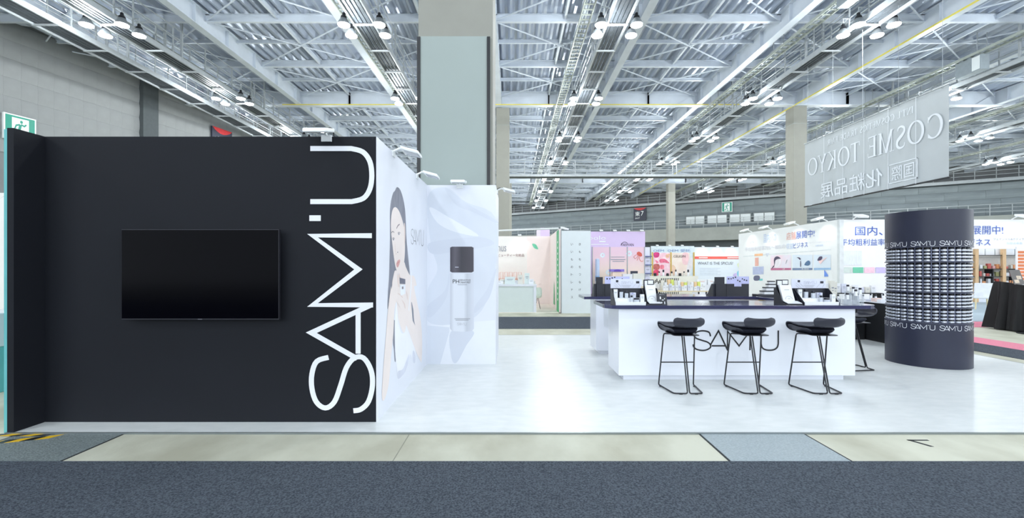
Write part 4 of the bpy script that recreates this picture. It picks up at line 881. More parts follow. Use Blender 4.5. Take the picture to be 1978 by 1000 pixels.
# ---- pale pink booth
M_pk = mat('blush_wall', (252, 238, 234), 0.6, var=0.01); M_wh = mat('warm_white_wall', (246, 242, 238), 0.6, var=0.01); M_gr = mat('leaf_green_print', (40, 176, 110), 0.5, var=0.08, scale=4); M_mint = mat('mint_white_front', (220, 230, 228), 0.4, var=0.01); M_rose = mat('rose_gold_wire', (226, 170, 150), 0.3, metal=0.5)
wk = wall(-3.2, 1.58, 18.2, 18.28, 0, 2.72, M_wh, 'white rear wall of the pale pink booth'); wr = wall(1.52, 1.58, 14.75, 18.2, 0, 2.72, M_pk, 'blush side wall of the pale pink booth with green edge print')
B().box(X(1018, 18.2), 1.52, 18.19, 18.2, 0, 2.72).obj('blush_panel', M_pk, wk)
gp = B().box(1.515, 1.52, 14.76, 15.5, 0.02, 2.7).obj('green_print', M_gr, wr)
b = B()
for i in range(11): b.box(1.512, 1.515, 15.05, 15.2, 2.28 - i * 0.19, 2.28 - i * 0.19 + 0.07)
b.obj('white_print', M_ew, gp); B().poly([(1.512, y, z) for y, z in ((16.1, 0.15), (16.6, 0.15), (16.5, 0.7), (16.36, 1.0), (16.22, 0.7))]).obj('bottle_print', M_gr, wr)
o = B().box(-3.2, 1.58, 14.75, 18.2, 0, 0.02).obj('booth_floor', mat('cream_booth_floor', (240, 234, 222), 0.5)); struct(o, 'cream floor of the pale pink booth', 'floor')
text('nus', flaty(961.5, 978, 475, 485.5, 18.18), M_grey, wk); text('ビューティー化粧品', flaty(962, 1012.5, 490, 495.5, 18.18), mat('maroon_lettering', (120, 52, 60), 0.5), wk)
printy('leaf_print', [(1028,471),(1035,472),(1039.5,481),(1032,479)], mat('mint_leaf', (120, 214, 176), 0.5), 9, 18.2, wk)
ct = thing('booth_counter', 'white counter with mint front in the pale pink booth', 'counter', (-0.4, 15.1, 0))
B().box(-2.2, 0.79, 14.82, 15.45, 0.02, 0.86).obj('body', M_mint, ct, world=True); B().box(-2.2, 0.80, 14.78, 15.47, 0.86, 0.93).obj('top', M_gloss_w, ct, bevel=0.005, world=True); B().box(0.70, 0.79, 14.79, 14.82, 0.02, 0.86).obj('end_post', M_gloss_w, ct, world=True)
rk = thing('wall_rack', 'rose wire rack of small packs on the wall of the pale pink booth', 'rack', (-0.1, 18.1, 1.0)); B().box(-0.6, 0.45, -0.25, 0.08, 0.0, 0.03).obj('shelf', M_rose, rk)
for i in range(6): B().tube([(-0.55 + i * 0.18, -0.2, 0.03), (-0.55 + i * 0.18, -0.2, 0.28), (-0.43 + i * 0.18, -0.2, 0.28), (-0.43 + i * 0.18, -0.2, 0.03)], 0.008, 4).obj('wire_loop', M_rose, rk)
for i, (x, w_, h) in enumerate(((963, 0.30, 0.10), (972, 0.22, 0.16), (985, 0.34, 0.24), (995, 0.22, 0.12), (1005, 0.16, 0.30), (1018, 0.16, 0.36), (1026, 0.16, 0.16), (1032, 0.07, 0.09))): carton((X(x, 15.1), 15.1 + 0.05 * (i % 2), 0.93), (w_, 0.12, h), [M_card, M_cream, M_mint][i % 3], 'white pack on the counter of the pale pink booth', 'packs on the pink booth counter', mark=M_grey)
ch = thing('wire_chair', 'pale green shell chair on wire legs in the pale pink booth', 'chair', (X(1038.5, 16), 16.0, 0.02))
ch.scale = (0.6, 0.6, 0.85)
B().lathe([(0.0, 0.44), (0.16, 0.45), (0.22, 0.50), (0.24, 0.56)], 14).obj('seat', mat('pale_green_shell', (228, 236, 228), 0.4), ch, smooth=True); B().lathe([(0.24, 0.50), (0.26, 0.66), (0.25, 0.80), (0.20, 0.88)], 10, a0=-0.2, a1=2.2).obj('backrest', MATS['pale_green_shell'], ch, smooth=True)
for a in range(4): B().bar((0.05 * math.cos(a * 1.57), 0.05 * math.sin(a * 1.57), 0.45), (0.22 * math.cos(a * 1.57 + .7), 0.22 * math.sin(a * 1.57 + .7), 0.0), 0.009, 5).obj('leg', M_black, ch)
B().bar((-1.2, 16.5, 2.78), (1.55, 15.2, 2.78), 0.03, 8).obj('light_bar', M_fix, None); tag(bpy.context.scene.objects['light_bar'], 'white light bar resting across the top of the pale pink booth', 'bar')
B().bar((-1.2, 16.5, 0.0), (-1.2, 16.5, 2.78), 0.02, 6).obj('upright', M_fix, bpy.context.scene.objects['light_bar'])
flood((1.55, 15.3, 2.72), 0.9, 'white floodlight on the green edged wall of the pale pink booth', 8, 0.8); flood((0.3, 18.2, 2.72), 0, 'white floodlight above the leaf print', 9, 0.5); flood((-0.9, 18.2, 2.72), 0, 'white floodlight above the maroon lettering', 9, 0.5)
# ---- white panel with vertical lettering
wp = wall(1.60, 2.54, 14.70, 14.76, 0, 2.66, mat('cool_white_panel', (226, 233, 236), 0.5, var=0.01), 'tall white panel with two columns of small vertical lettering'); B().box(1.585, 1.60, 14.69, 14.77, 0, 2.66).obj('edge_profile', M_alu, wp)
for col_, cx_, y0 in (('きもちをつなげ', 1120, 471.5), ('いいものトレナス', 1104.7, 471.5)):
    for i, c in enumerate(col_): text(c, flaty(cx_ - 2, cx_ + 2, y0 + i * 14.63 - 2.2, y0 + i * 14.63 + 2.2, 14.695), M_klet, wp)
# ---- lilac booth
LD_ = 15.6; M_lh = mat('lilac_header', (222, 200, 236), 0.5, var=0.01)
lw = wall(1.9, X(1246, LD_), LD_, LD_ + 0.08, 0, Z(447, LD_), M_lh, 'lilac booth wall with white header lettering and a row of gradient panels')
gm_ = ramp_mat('pink_to_yellow_print', 'Z', [(0.05, (214, 236, 240)), (0.30, (240, 232, 206)), (0.62, (246, 226, 212)), (0.95, (240, 206, 220))])
for xa_, xb_ in ((1144, 1177.6), (1178.4, 1211), (1211.8, 1244.5)): B().box(X(xa_, LD_), X(xb_, LD_), LD_ - 0.012, LD_, 0.05, Z(477, LD_)).obj('gradient_panel', gm_, lw)
for x in (1144, 1178, 1211.4, 1245): B().box(X(x, LD_) - 0.012, X(x, LD_) + 0.012, LD_ - 0.03, LD_, 0, Z(476.5, LD_)).obj('aluminium_post', M_alu, lw)
text('oolo', flaty(1136, 1170, 455, 463, LD_ - 0.01), M_ew, lw); line_bar(LD_ - 0.01, 1157.5, 1170, 465, 467.5, M_ew, lw); line_bar(LD_ - 0.01, 1142, 1176, 471.5, 472.6, M_ew, lw)
text('TAIWAN', flaty(1199.5, 1224, 470, 475, LD_ - 0.01), mat('plum_lettering', (52, 34, 66), 0.5), lw)
b = B(); ribbon(b, spline([(1199, 474), (1202, 469), (1207, 467.2), (1212, 469.5)], 5), 0.9, lambda u, v: (X(u, LD_), LD_ - 0.012, Z(v, LD_))); b.obj('logo_swoosh', MATS['plum_lettering'], lw, world=True)
for q in ((1180, 1206.5, 495.7, 496.8), (1179.5, 1208, 500.3, 501.8), (1183, 1206, 503.8, 505.2)): line_bar(LD_ - 0.02, *q, M_grey, lw)
M_fl = mat('white_flower_print', (226, 240, 246), 0.5)
for fx, fy, r in ((1163.8, 492.6, 5.3), (1215, 489.5, 6.3), (1175, 526, 6)):
    for k in range(8):
        a = k * math.pi / 4; printy('flower_petal', [(fx + r * (0.62 + 0.34 * math.cos(t_)) * math.cos(a) - r * 0.26 * math.sin(t_) * math.sin(a), fy + r * (0.62 + 0.34 * math.cos(t_)) * math.sin(a) + r * 0.26 * math.sin(t_) * math.cos(a)) for t_ in [i * math.pi / 4 for i in range(8)]], M_fl, 8 + k % 3, LD_, lw, sm=False)
M_jf = mat('coral_print', (218, 100, 84), 0.5, var=0.1, scale=20)
printy('jellyfish_print', [(1230,488),(1234,485.8),(1239,489),(1240,494),(1236,495),(1231,492)], M_jf, 9, LD_, lw)
b = B()
for pts in ([(1231,491),(1227,493),(1224,496),(1226,499)], [(1232,492),(1230,497),(1226,500)], [(1234,494),(1232,499),(1230,503)], [(1236,495),(1235,500),(1239,505),(1242,503)]): ribbon(b, spline(pts, 4), 0.8, lambda u, v: (X(u, LD_), LD_ - 0.02, Z(v, LD_)))
b.obj('tentacle_print', M_jf, lw, world=True)
for i in range(4): flood((X(1160 + i * 26, LD_), LD_, Z(447, LD_)), 0, 'small white floodlight on top of the lilac header', False, 0.4)
tt = thing('cosmetic_tower', 'tall blue tube shaped display in front of the lilac booth wall', 'display', (X(1154, 15.2), 15.2, 0)); B().lathe([(0.075, 0.02), (0.075, 1.20)], 18).obj('lower_tube', ramp_mat('blue_tube', 'Z', [(0.0, (70, 80, 180)), (0.45, (96, 110, 196)), (0.8, (120, 160, 220)), (1.0, (150, 190, 230))]), tt, smooth=True); B().lathe([(0.07, 1.20), (0.07, 1.75), (0.0, 1.78)], 18).obj('upper_tube', mat('ice_blue_cap', (196, 214, 240), 0.3), tt, smooth=True); B().lathe([(0.12, 0), (0.12, 0.02)], 18).obj('base', M_gloss_w, tt)
tb = thing('display_table', 'white table in front of the lilac booth panels', 'table', (3.6, 14.9, 0)); B().box(3.02, 4.45, 14.65, 15.15, 0.88, 0.92).obj('top', M_gloss_w, tb, world=True)
for x in (3.07, 4.4):
    for y in (14.7, 15.1): B().box(x - 0.025, x + 0.025, y - 0.025, y + 0.025, 0, 0.88).obj('leg', M_gloss_w, tb, world=True)
for i, (xa_, xb_, yt, m) in enumerate(((1202, 1221, 529, M_card), (1222, 1244, 528, M_cream), (1208, 1218, 541, M_card), (1226, 1238, 540, M_card))): carton((X((xa_ + xb_) / 2, 14.85 + 0.1 * (i < 2)), 14.85 + 0.1 * (i < 2) + (-0.08 if i > 1 else 0), 0.92), (X(xb_, 14.9) - X(xa_, 14.9), 0.10, Z(yt, 14.9) - 0.92), m, 'white box on the table before the lilac booth', 'boxes on the lilac booth table')
hs = thing('house_display', 'peach box display with a purple arched roof on the lilac booth table', 'display', (X(1191, 14.85), 14.85, 0.92)); B().box(-0.15, 0.15, -0.1, 0.1, 0, 0.42).obj('box', mat('peach_card', (240, 216, 200), 0.5), hs); B().box(-0.22, 0.22, -0.13, 0.12, 0.42, 0.50).obj('roof', mat('violet_card', (140, 120, 210), 0.5), hs); B().poly([(0.13 * math.cos(a), -0.132, 0.425 + 0.07 * math.sin(a)) for a in [k * math.pi / 10 for k in range(11)]]).obj('arch', mat('deep_violet', (100, 70, 180), 0.5), hs)
tbt = thing('tablet_sign', 'navy framed tablet sign on the table of the lilac booth', 'sign', (X(1226.5, 14.95), 15.05, 0.92)); B().box(-0.12, 0.12, 0, 0.02, 0.10, 0.44).obj('frame', M_sn, tbt); B().poly([(-0.06, -0.002, 0.36), (0.085, -0.002, 0.36), (0.085, -0.002, 0.16), (0.03, -0.002, 0.16)]).obj('screen', M_ew, tbt); B().box(-0.02, 0.02, 0.0, 0.02, 0, 0.10).obj('stem', M_sn, tbt)
# shelf beside the lilac booth
sh = thing('white_shelf', 'narrow white shelf unit with blue boards beside the lilac booth', 'shelf', (X(1252, 16), 16, 0)); B().box(-0.12, 0.14, 0.25, 0.28, 0, 2.2).obj('back', M_gloss_w, sh)
for z in (0.5, 0.9, 1.25, 1.55, 1.85): B().box(-0.12, 0.14, 0, 0.25, z, z + 0.03).obj('board', mat('denim_board', (90, 100, 150), 0.5), sh)
for z in (0.53, 0.93, 1.28, 1.58): carton((X(1252, 16) + 0.01, 16.12, z), (0.18, 0.1, 0.2), M_lprint, 'small box on the narrow shelf beside the lilac booth', 'boxes on the narrow shelf', mark=M_sn)
# ---- rose poster booth
RD = 26.4; rwl = wall(X(1258, RD), X(1341, RD), RD, RD + 0.1, 0, Z(475, RD), mat('pale_header', (214, 226, 232), 0.5), 'rose poster booth wall with blue header lettering and gold strips')
text('OEM  OEM 受託', flaty(1262, 1334, 481, 486.5, RD - 0.01), mat('steel_blue_lettering', (96, 130, 190), 0.5), rwl)
M_ro = mat('rose_print', (250, 226, 232), 0.5, rgb2=(240, 190, 206), scale=3); M_gold = mat('gold_strip', (200, 170, 96), 0.35, metal=0.5)
B().box(X(1263, RD), X(1294.5, RD), RD - 0.012, RD, Z(532, RD), Z(488, RD)).obj('poster', M_ro, rwl); B().box(X(1297.5, RD), X(1332, RD), RD - 0.012, RD, Z(532, RD), Z(488, RD)).obj('poster', mat('ivory_print', (244, 232, 222), 0.5, rgb2=(234, 214, 202), scale=2), rwl)
for pts, c in (([(1263,488),(1273,488),(1272,496),(1264,497)], (214, 60, 130)), ([(1274,501),(1284,500),(1293,508),(1283,507),(1275,507)], (226, 110, 140)), ([(1263,510.5),(1273,510.5),(1273,520),(1263,520)], (190, 100, 96)), ([(1263,522),(1272,522),(1272,531),(1263,531)], (226, 70, 110)), ([(1275,512),(1282,512),(1282,519),(1275,519)], (240, 130, 150)), ([(1266,502),(1272,506),(1268,508)], (230, 120, 150)), ([(1286,492),(1293,490),(1292,497),(1287,498)], (240, 190, 160))): printy('rose_print', pts, mat('rose_tone_%d_%d_%d' % c, c, 0.5, var=0.2, scale=9), 8, RD, rwl)
for pts, c in (([(1318,490),(1329,489),(1329,509),(1319,509)], (240, 200, 204)), ([(1298,512),(1304,515),(1307,528),(1298,530)], (232, 200, 176)), ([(1332,498),(1339,503),(1333,524),(1326,522)], (226, 220, 224))): printy('ivory_shape', pts, mat('ivory_tone_%d_%d_%d' % c, c, 0.5, var=0.06), 8, RD, rwl)
text('CELIGIN', flaty(1301, 1324, 492.5, 497, RD - 0.03), M_klet, rwl)
for x in (1260, 1295.7, 1340): B().box(X(x, RD) - 0.04, X(x, RD) + 0.04, RD - 0.04, RD, 0, Z(487, RD)).obj('gold_strip', M_gold, rwl)
for i in range(3): flood((X(1268 + i * 24, RD), RD, Z(475, RD)), 0, 'white floodlight on top of the rose poster booth', False, 0.5)
rc = thing('booth_counter', 'long white ledge below the rose posters', 'counter', (X(1300, 25.8), 25.8, 0)); B().box(-1.4, 1.3, -0.3, 0.3, 0, Z(533, 25.5)).obj('body', M_cream, rc)
for i in range(9): (bottle if i % 2 else jar)((X(1266 + i * 8, 25.6), 25.65, Z(533, 25.5)), 0.05 + 0.03 * (i % 3 == 0), 0.16 + 0.1 * ((i * 7) % 3), 'dark display bottle on the ledge below the rose posters', 'dark bottles below the rose posters', body=[M_black, M_cream, M_card][i % 3])
scn = thing('slatted_screen', 'low screen of pale vertical slats in front of the rose poster booth', 'screen', (X(1290, 21), 21, 0)); B().box(-0.35, 0.55, 0, 0.04, Z(537, 21), Z(535, 21)).obj('rail', M_cream, scn); B().box(-0.35, 0.55, 0.03, 0.05, 0.0, Z(537, 21)).obj('backing', M_black, scn)
for i in range(11): B().box(-0.35 + i * 0.085, -0.31 + i * 0.085, 0, 0.03, 0, Z(537, 21)).obj('slat', M_cream, scn)
stb = thing('display_table', 'wooden edged table crowded with white cartons before the slatted screen', 'table', (5.5, 15.0, 0)); B().box(4.72, 6.35, 14.7, 15.4, 0.69, 0.72).obj('top', mat('pale_wood', (222, 206, 170), 0.5), stb, world=True)
for x in (4.78, 6.29):
    for y in (14.75, 15.35): B().box(x - 0.02, x + 0.02, y - 0.02, y + 0.02, 0, 0.69).obj('leg', M_black, stb, world=True)
rr = random.Random(11)
for i in range(14): carton((4.95 + i * 0.1, 14.82 + 0.03 * (i % 2), 0.72), (0.085, 0.07, 0.12 + 0.12 * rr.random()), [M_card, M_card, M_lprint][i % 3], 'white carton in the front row on the crowded table', 'front cartons on the crowded table', mark=M_grey)
for i in range(12): carton((4.98 + i * 0.11, 15.12, 0.72), (0.09, 0.08, 0.26 + 0.10 * rr.random()), [M_cream, mat('lime_carton', (222, 232, 120), 0.5), mat('peach_carton', (240, 206, 160), 0.5), M_card][(i * 3) % 4], 'taller pastel carton in the rear row on the crowded table', 'rear cartons on the crowded table')
for i in range(5): bottle((4.76 + 0.05 * i, 15.28, 0.72), 0.022, 0.30 + 0.04 * (i % 3), 'slim dark capped bottle at the corner of the crowded table', 'slim bottles on the crowded table', body=M_card)
# ---- white board with red band
SD = 27.5; sb = wall(X(1341.5, SD), X(1436, SD), SD, SD + 0.08, 0, Z(477, SD), mat('ice_white_print', (228, 236, 246), 0.5, var=0.01), 'white booth wall with a red band and a printed question')
B().box(X(1342, SD), X(1435, SD), SD - 0.012, SD, Z(500, SD), Z(495, SD)).obj('red_band', mat('coral_red_band', (236, 96, 84), 0.5), sb); text('WHAT IS THE SPICUS?', flaty(1348, 1416, 505.5, 511, SD - 0.015), mat('charcoal_lettering', (60, 64, 72), 0.5), sb); line_bar(SD - 0.02, 1350, 1367, 496.8, 498.4, M_ew, sb); line_bar(SD - 0.02, 1405, 1434, 496.8, 498.4, M_ew, sb)
printy('round_print', [(1424,510),(1431,505),(1435,508),(1435,519),(1428,519)], mat('pale_lime_print', (226, 236, 196), 0.5), 8, SD, sb)
for k in range(5): B().box(X(1352, SD), X(1392 - 6 * (k % 2), SD), SD - 0.01, SD, Z(518.4 + k * 3.2, SD), Z(517.4 + k * 3.2, SD)).obj('text_line', mat('faint_print', (206, 216, 230), 0.5), sb)
for pts, c in (([(1424,525),(1429,521),(1433,522),(1431,533),(1425,533)], (130, 206, 236)), ([(1416,530),(1422,527),(1422,534),(1417,534)], (206, 190, 236))): printy('splash_print', pts, mat('splash_%d' % c[0], c, 0.5), 8, SD, sb)
for i in range(3): flood((X(1356 + i * 28, SD), SD, Z(477, SD)), 0, 'white floodlight above the red banded booth wall', 10, 0.5)
lt = thing('leaflet_table', 'white table with picture boxes before the red banded wall', 'table', (X(1364, 20), 20, 0)); B().box(-0.5, 0.5, -0.3, 0.3, 0, Z(549, 20)).obj('body', M_gloss_w, lt)
for i in range(2): carton((X(1354 + 21 * i, 19.9), 19.9, Z(549, 20)), (0.42, 0.2, 0.22), M_card, 'white picture box on the table before the red banded wall', 'picture boxes before the red banded wall', mark=M_rose)

# ---------------------------------------------------------------- tall white shelf booth
WX, WY, WTOP = 9.70, 13.5, 2.90
M_wb = mat('bright_white_board', (240, 243, 244), 0.5, var=0.008); M_blue = mat('royal_blue_lettering', (58, 96, 190), 0.5, var=0.05); M_pblue = mat('pale_blue_lettering', (196, 214, 242), 0.5); M_salm = mat('salmon_lettering', (236, 176, 166), 0.5); M_ptx = mat('pale_print_text', (214, 216, 226), 0.5)
wa = wall(WX, WX + 0.08, WY, 19.5, 0.02, WTOP, M_wb, 'bright white side wall of the shelf booth with blue lettering and device pictures')
wf = wall(WX, 22.0, WY, WY + 0.08, 2.03, WTOP, M_wb, 'white fascia of the shelf booth with blue lettering'); wfp = wall(WX, 11.35, WY, WY + 0.08, 0.02, 2.03, M_wb, 'white front panel of the shelf booth with pastel product pictures')
def side(x0, x1, yl0, yl1, yr0, yr1, off=0.012):      # rectangle on the side wall given by its photo corners (top and bottom at both ends)
    return quad_fn(onx(x0, yl1, WX - off), onx(x1, yr1, WX - off), onx(x1, yr0, WX - off), onx(x0, yl0, WX - off))
def sp(name, pts, m, k=1, sm=True):
    q = nxt()
    return B().poly([onx(x, y, WX - 0.003 * k - q) for x, y in (spline(pts, 4, True) if sm else pts)]).obj(name, m, wa, world=True)
S = lambda L: [(1430 + x / 8.332, 425 + y / 8.332) for x, y in L]
text('国', side(1449, 1456, 464, 470, 463, 469), M_ptx, wa); text('国内外の', side(1475, 1499, 452, 469, 449, 466), M_pblue, wa); text('店舗', side(1519, 1537, 449, 463.5, 447, 462), M_salm, wa); text('展開中!', side(1537.5, 1573, 447, 461.5, 442.5, 457), M_blue, wa)
text('平均粗利益率70%〜80%の', side(1439, 1517, 478, 486, 470, 480), M_ptx, wa); text('収益', side(1519, 1532, 470, 481, 469, 480), M_pblue, wa); text('ビジネス', side(1532.5, 1560, 469, 479.5, 466.5, 477), M_blue, wa); text('フェイシャル&ボディサロン', side(1561, 1606, 467, 470.5, 464.5, 467.5), M_ptx, wa); text('加盟店募集', side(1575, 1590, 472.5, 476, 471.5, 475), M_pblue, wa)
sp('band', S([(45,580),(1460,470),(1460,480),(45,590)]), mat('fine_edge_print', (214, 222, 226), 0.5), 1, False)
sp('picture', S([(490,565),(815,560),(815,770),(490,770)]), mat('picture_pale_pink', (234, 234, 246), 0.5, rgb2=(246, 220, 232), scale=2), 2, False); sp('picture', S([(838,560),(1160,558),(1160,768),(838,770)]), mat('picture_pale_blue', (222, 234, 246), 0.5, var=0.03, scale=2), 2, False); sp('picture', S([(1182,558),(1455,556),(1455,766),(1182,768)]), MATS['picture_pale_blue'], 2, False)
sp('caption_bar', S([(490,772),(815,770),(815,802),(490,806)]), mat('mauve_bar', (196, 110, 150), 0.5, var=0.05), 3, False); sp('caption_bar', S([(838,772),(1160,770),(1160,800),(838,805)]), mat('slate_bar', (120, 140, 176), 0.5, var=0.05), 3, False); sp('caption_bar', S([(1182,770),(1455,766),(1455,798),(1182,804)]), mat('sky_bar', (160, 196, 232), 0.5, var=0.05), 3, False)
text('LX', side(1512, 1516, 517.6, 520.8, 517.6, 520.8, 0.02), M_ew, wa); text('B-3000', side(1549, 1562, 517.5, 520.6, 517.5, 520.6, 0.02), M_ew, wa)
M_ph = mat('dark_hair_print', (70, 62, 92), 0.5); sp('hair_print', S([(500,780),(530,735),(545,720),(540,640),(560,595),(600,583),(640,605),(645,620),(600,625),(565,650),(555,700),(540,750)]), M_ph, 4); sp('hair_print', S([(908,600),(950,600),(972,625),(960,640),(930,612)]), M_ph, 4); sp('device_print', S([(1030,720),(1050,680),(1090,650),(1120,665),(1122,710),(1090,732),(1050,728)]), mat('blue_device_print', (76, 112, 150), 0.4, var=0.2, scale=8), 4); sp('hair_print', S([(1240,640),(1270,590),(1315,585),(1315,620),(1290,645),(1255,652)]), M_ph, 4); sp('skin_print', S([(1260,660),(1310,640),(1380,600),(1390,604),(1320,670),(1290,705)]), mat('skin_tone_print', (246, 214, 214), 0.5), 4)
sp('tool_print', S([(965,660),(975,665),(976,740),(964,750)]), M_ph, 4); sp('tool_print', S([(745,645),(755,640),(735,700),(728,700)]), M_grey, 4); sp('face_print', S([(560,660),(600,630),(645,625),(655,680),(640,730),(560,765)]), mat('pale_face_print', (240, 236, 244), 0.5), 3)
sp('banner_print', S([(228,545),(360,535),(362,572),(228,580)]), mat('orange_tag', (250, 196, 150), 0.5), 2, False)
for i in range(5): sp('price_tag', S([(236, 606 + 27 * i), (294, 602 + 27 * i), (294, 624 + 27 * i), (236, 628 + 27 * i)]), mat('coral_tag', (244, 178, 160), 0.5), 2, False)
sp('violet_card', S([(200,752),(375,745),(375,870),(200,878)]), mat('lavender_card', (186, 196, 228), 0.5, var=0.06), 2, False); sp('device_picture', S([(222,900),(305,896),(305,965),(222,968)]), mat('steel_device_print', (96, 100, 130), 0.5), 2); sp('teal_print', S([(306,945),(360,940),(360,972),(306,975)]), mat('aqua_print', (120, 206, 206), 0.5), 2, False); sp('triangle_print', S([(1350,795),(1412,885),(1412,905),(1350,910)]), mat('cobalt_print', (110, 150, 232), 0.5), 4, False); sp('triangle_print', S([(405,535),(470,530),(430,590)]), mat('silver_print', (214, 220, 232), 0.5), 2, False)
text('国内、', flaty(1652, 1705, 437, 454.5, WY - 0.012), M_blue, wf); text('展開中!', flaty(1878, 1938, 435.5, 452.5, WY - 0.012), M_blue, wf); text('店舗', flaty(1842, 1875, 436, 453, WY - 0.012), M_salm, wf)
text('平均粗利益率', flaty(1624, 1709, 461, 474, WY - 0.012), M_blue, wf); text('ビジネス', flaty(1856, 1913.5, 461, 474, WY - 0.012), M_blue, wf); text('70%〜80%の高収益', flaty(1722, 1852, 461, 474, WY - 0.012), M_blue, wf)
text('フェイシャル&ボディサロン', flaty(1919, 1990, 459, 464, WY - 0.012), M_grey, wf); text('加盟店募集', flaty(1944, 1975, 467, 472, WY - 0.012), M_pblue, wf)
for i, c in enumerate(((206, 220, 214), (110, 200, 166), (244, 206, 222), (206, 196, 240))): printy('picture_card', [(1625 + 22 * i, 516), (1645 + 22 * i, 516), (1645 + 22 * i, 527), (1625 + 22 * i, 527)], mat('pastel_card_%d' % i, c, 0.5, var=0.08, scale=8), 4, WY, wfp, sm=False)
printy('faint_picture', [(1626, 484), (1664, 484), (1664, 512), (1626, 512)], mat('faint_city_print', (226, 234, 240), 0.5, var=0.05, scale=6, stretch=(4, 1, 1)), 4, WY, wfp, sm=False)
B().box(WX - 0.02, WX + 0.1, WY - 0.04, WY + 0.06, 0.02, WTOP).obj('corner_post', mat('pale_grey_post', (216, 222, 224), 0.5), wfp)
for y, g in ((18.4, 9), (17.0, 9), (15.4, 9), (14.0, 9)): flood((WX, y, WTOP), -math.pi / 2, 'white floodlight along the top of the tall white side wall', g)
for x, g in ((10.1, 7), (12.2, 7), (14.8, 7)): flood((x, WY, WTOP), 0, 'white floodlight along the top of the white fascia', g)
# shelves inside
bw = wall(12.5, 25.0, 19.5, 19.6, 0.02, 2.9, mat('lit_shelf_back', (246, 242, 236), 0.5), 'white rear wall inside the shelf booth')
su = thing('shelf_unit', 'long wall shelf with wooden posts and black boards inside the white booth', 'shelf', (20, 19.3, 0.02))
for z in (0.77, 1.09, 1.41, 1.98): B().box(16.0, 24.6, 19.05, 19.48, z - 0.012, z + 0.012).obj('shelf_board', M_black, su, world=True)
for x in (16.2, 17.8, X(1886, 19.05), X(1939, 19.05), 22.0, 23.6): B().box(x - 0.07, x + 0.07, 19.02, 19.12, 0.02, 2.3).obj('post', mat('oak_post', (222, 184, 140), 0.5, var=0.08, stretch=(6, 6, 1)), su, world=True)
for x in (X(1914, 19.2), X(1962, 19.2)): B().box(x - 0.02, x + 0.02, 19.1, 19.45, 0.02, 1.41).obj('divider', M_black, su, world=True)
B().box(X(1880, 19.3), X(1952, 19.3), 19.44, 19.49, Z(484, 19.3), 2.72).obj('green_print', mat('garden_print', (120, 190, 150), 0.5, rgb2=(210, 224, 220), scale=4), su, world=True)
rr = random.Random(21); cols = [mat('red_pack', (206, 96, 88), 0.5), mat('orange_pack', (232, 160, 110), 0.5), M_cream, M_card, mat('rose_pack', (232, 180, 180), 0.5), mat('olive_pack', (170, 170, 120), 0.5)]
for z, nm in ((0.782, 'lowest'), (1.102, 'middle'), (1.422, 'upper')):
    x = 19.15
    while x < 22.0:
        w_ = 0.07 + 0.09 * rr.random()
        carton((x, 19.22, z), (w_, 0.10, 0.08 + 0.14 * rr.random()), rr.choice(cols), 'small pack on the %s board of the lit wall shelf' % nm, 'packs on the lit wall shelf'); x += w_ + 0.05 + 0.05 * rr.random()
for i in range(6): carton((19.3 + i * 0.42, 19.25, 1.992), (0.36, 0.12, 0.36), M_card, 'white picture box on the top board of the lit wall shelf', 'picture boxes on the top board')
B().box(15.9, 24.7, 19.13, 19.45, 0.02, 0.5).obj('plinth', M_gloss_w, su, world=True)
for x in (17.5, 20.0, 22.3): flood((x, 19.5, 2.9), 0, 'white floodlight above the lit wall shelf', 22)
# white chairs with wooden legs
def lounge_chair(loc, rz, label):
    t = thing('lounge_chair', label, 'chair', loc, rz, 'white chairs in the shelf booth'); mW = mat('white_upholstery', (244, 245, 248), 0.6); mO = mat('pale_oak_leg', (232, 214, 170), 0.5)
    B().box(-0.25, 0.25, -0.25, 0.25, 0.38, 0.50).obj('seat', mW, t, bevel=0.03); B().prism([(0.20, 0.40), (0.27, 0.40), (0.34, 0.92), (0.28, 0.92)], 'x', -0.26, 0.26).obj('backrest', mW, t, bevel=0.02)
    for x in (-1, 1):
        for y in (-1, 1): B().tube([(x * 0.19, y * 0.19, 0.39), (x * 0.21, y * 0.23, 0.0)], [0.028, 0.016], 8).obj('leg', mO, t, smooth=True)
    return t
lounge_chair((X(1896, 15.9), 15.9, 0.02), 2.6, 'white lounge chair with oak legs seen beside the draped table')
rt = thing('round_table', 'white pedestal table behind the draped table', 'table', (X(1937, 16.4), 16.4, 0.02)); B().lathe([(0.0, 0.70), (0.5, 0.70), (0.5, 0.73), (0.0, 0.73)], 24).obj('top', M_gloss_w, rt, smooth=True); B().lathe([(0.04, 0.02), (0.04, 0.70)], 12).obj('stem', M_gloss_w, rt, smooth=True); B().lathe([(0.28, 0), (0.28, 0.02), (0.05, 0.03)], 20).obj('foot', M_gloss_w, rt, smooth=True)
ps = thing('price_board', 'white price board with orange rows beside the fascia', 'sign', (X(1975, 13.0), 13.0, 0.02)); B().box(-0.17, 0.5, 0, 0.03, 0.9, 2.05).obj('board', M_wb, ps); B().box(0.12, 0.2, 0.03, 0.06, 0, 1.9).obj('stand', M_galv, ps); B().box(-0.05, 0.35, -0.1, 0.15, 0, 0.015).obj('foot', M_galv, ps)
for i in range(10): B().box(-0.13, 0.46, -0.004, 0, 1.86 - i * 0.095, 1.93 - i * 0.095).obj('orange_row', mat('burnt_orange', (222, 130, 80), 0.5), ps)
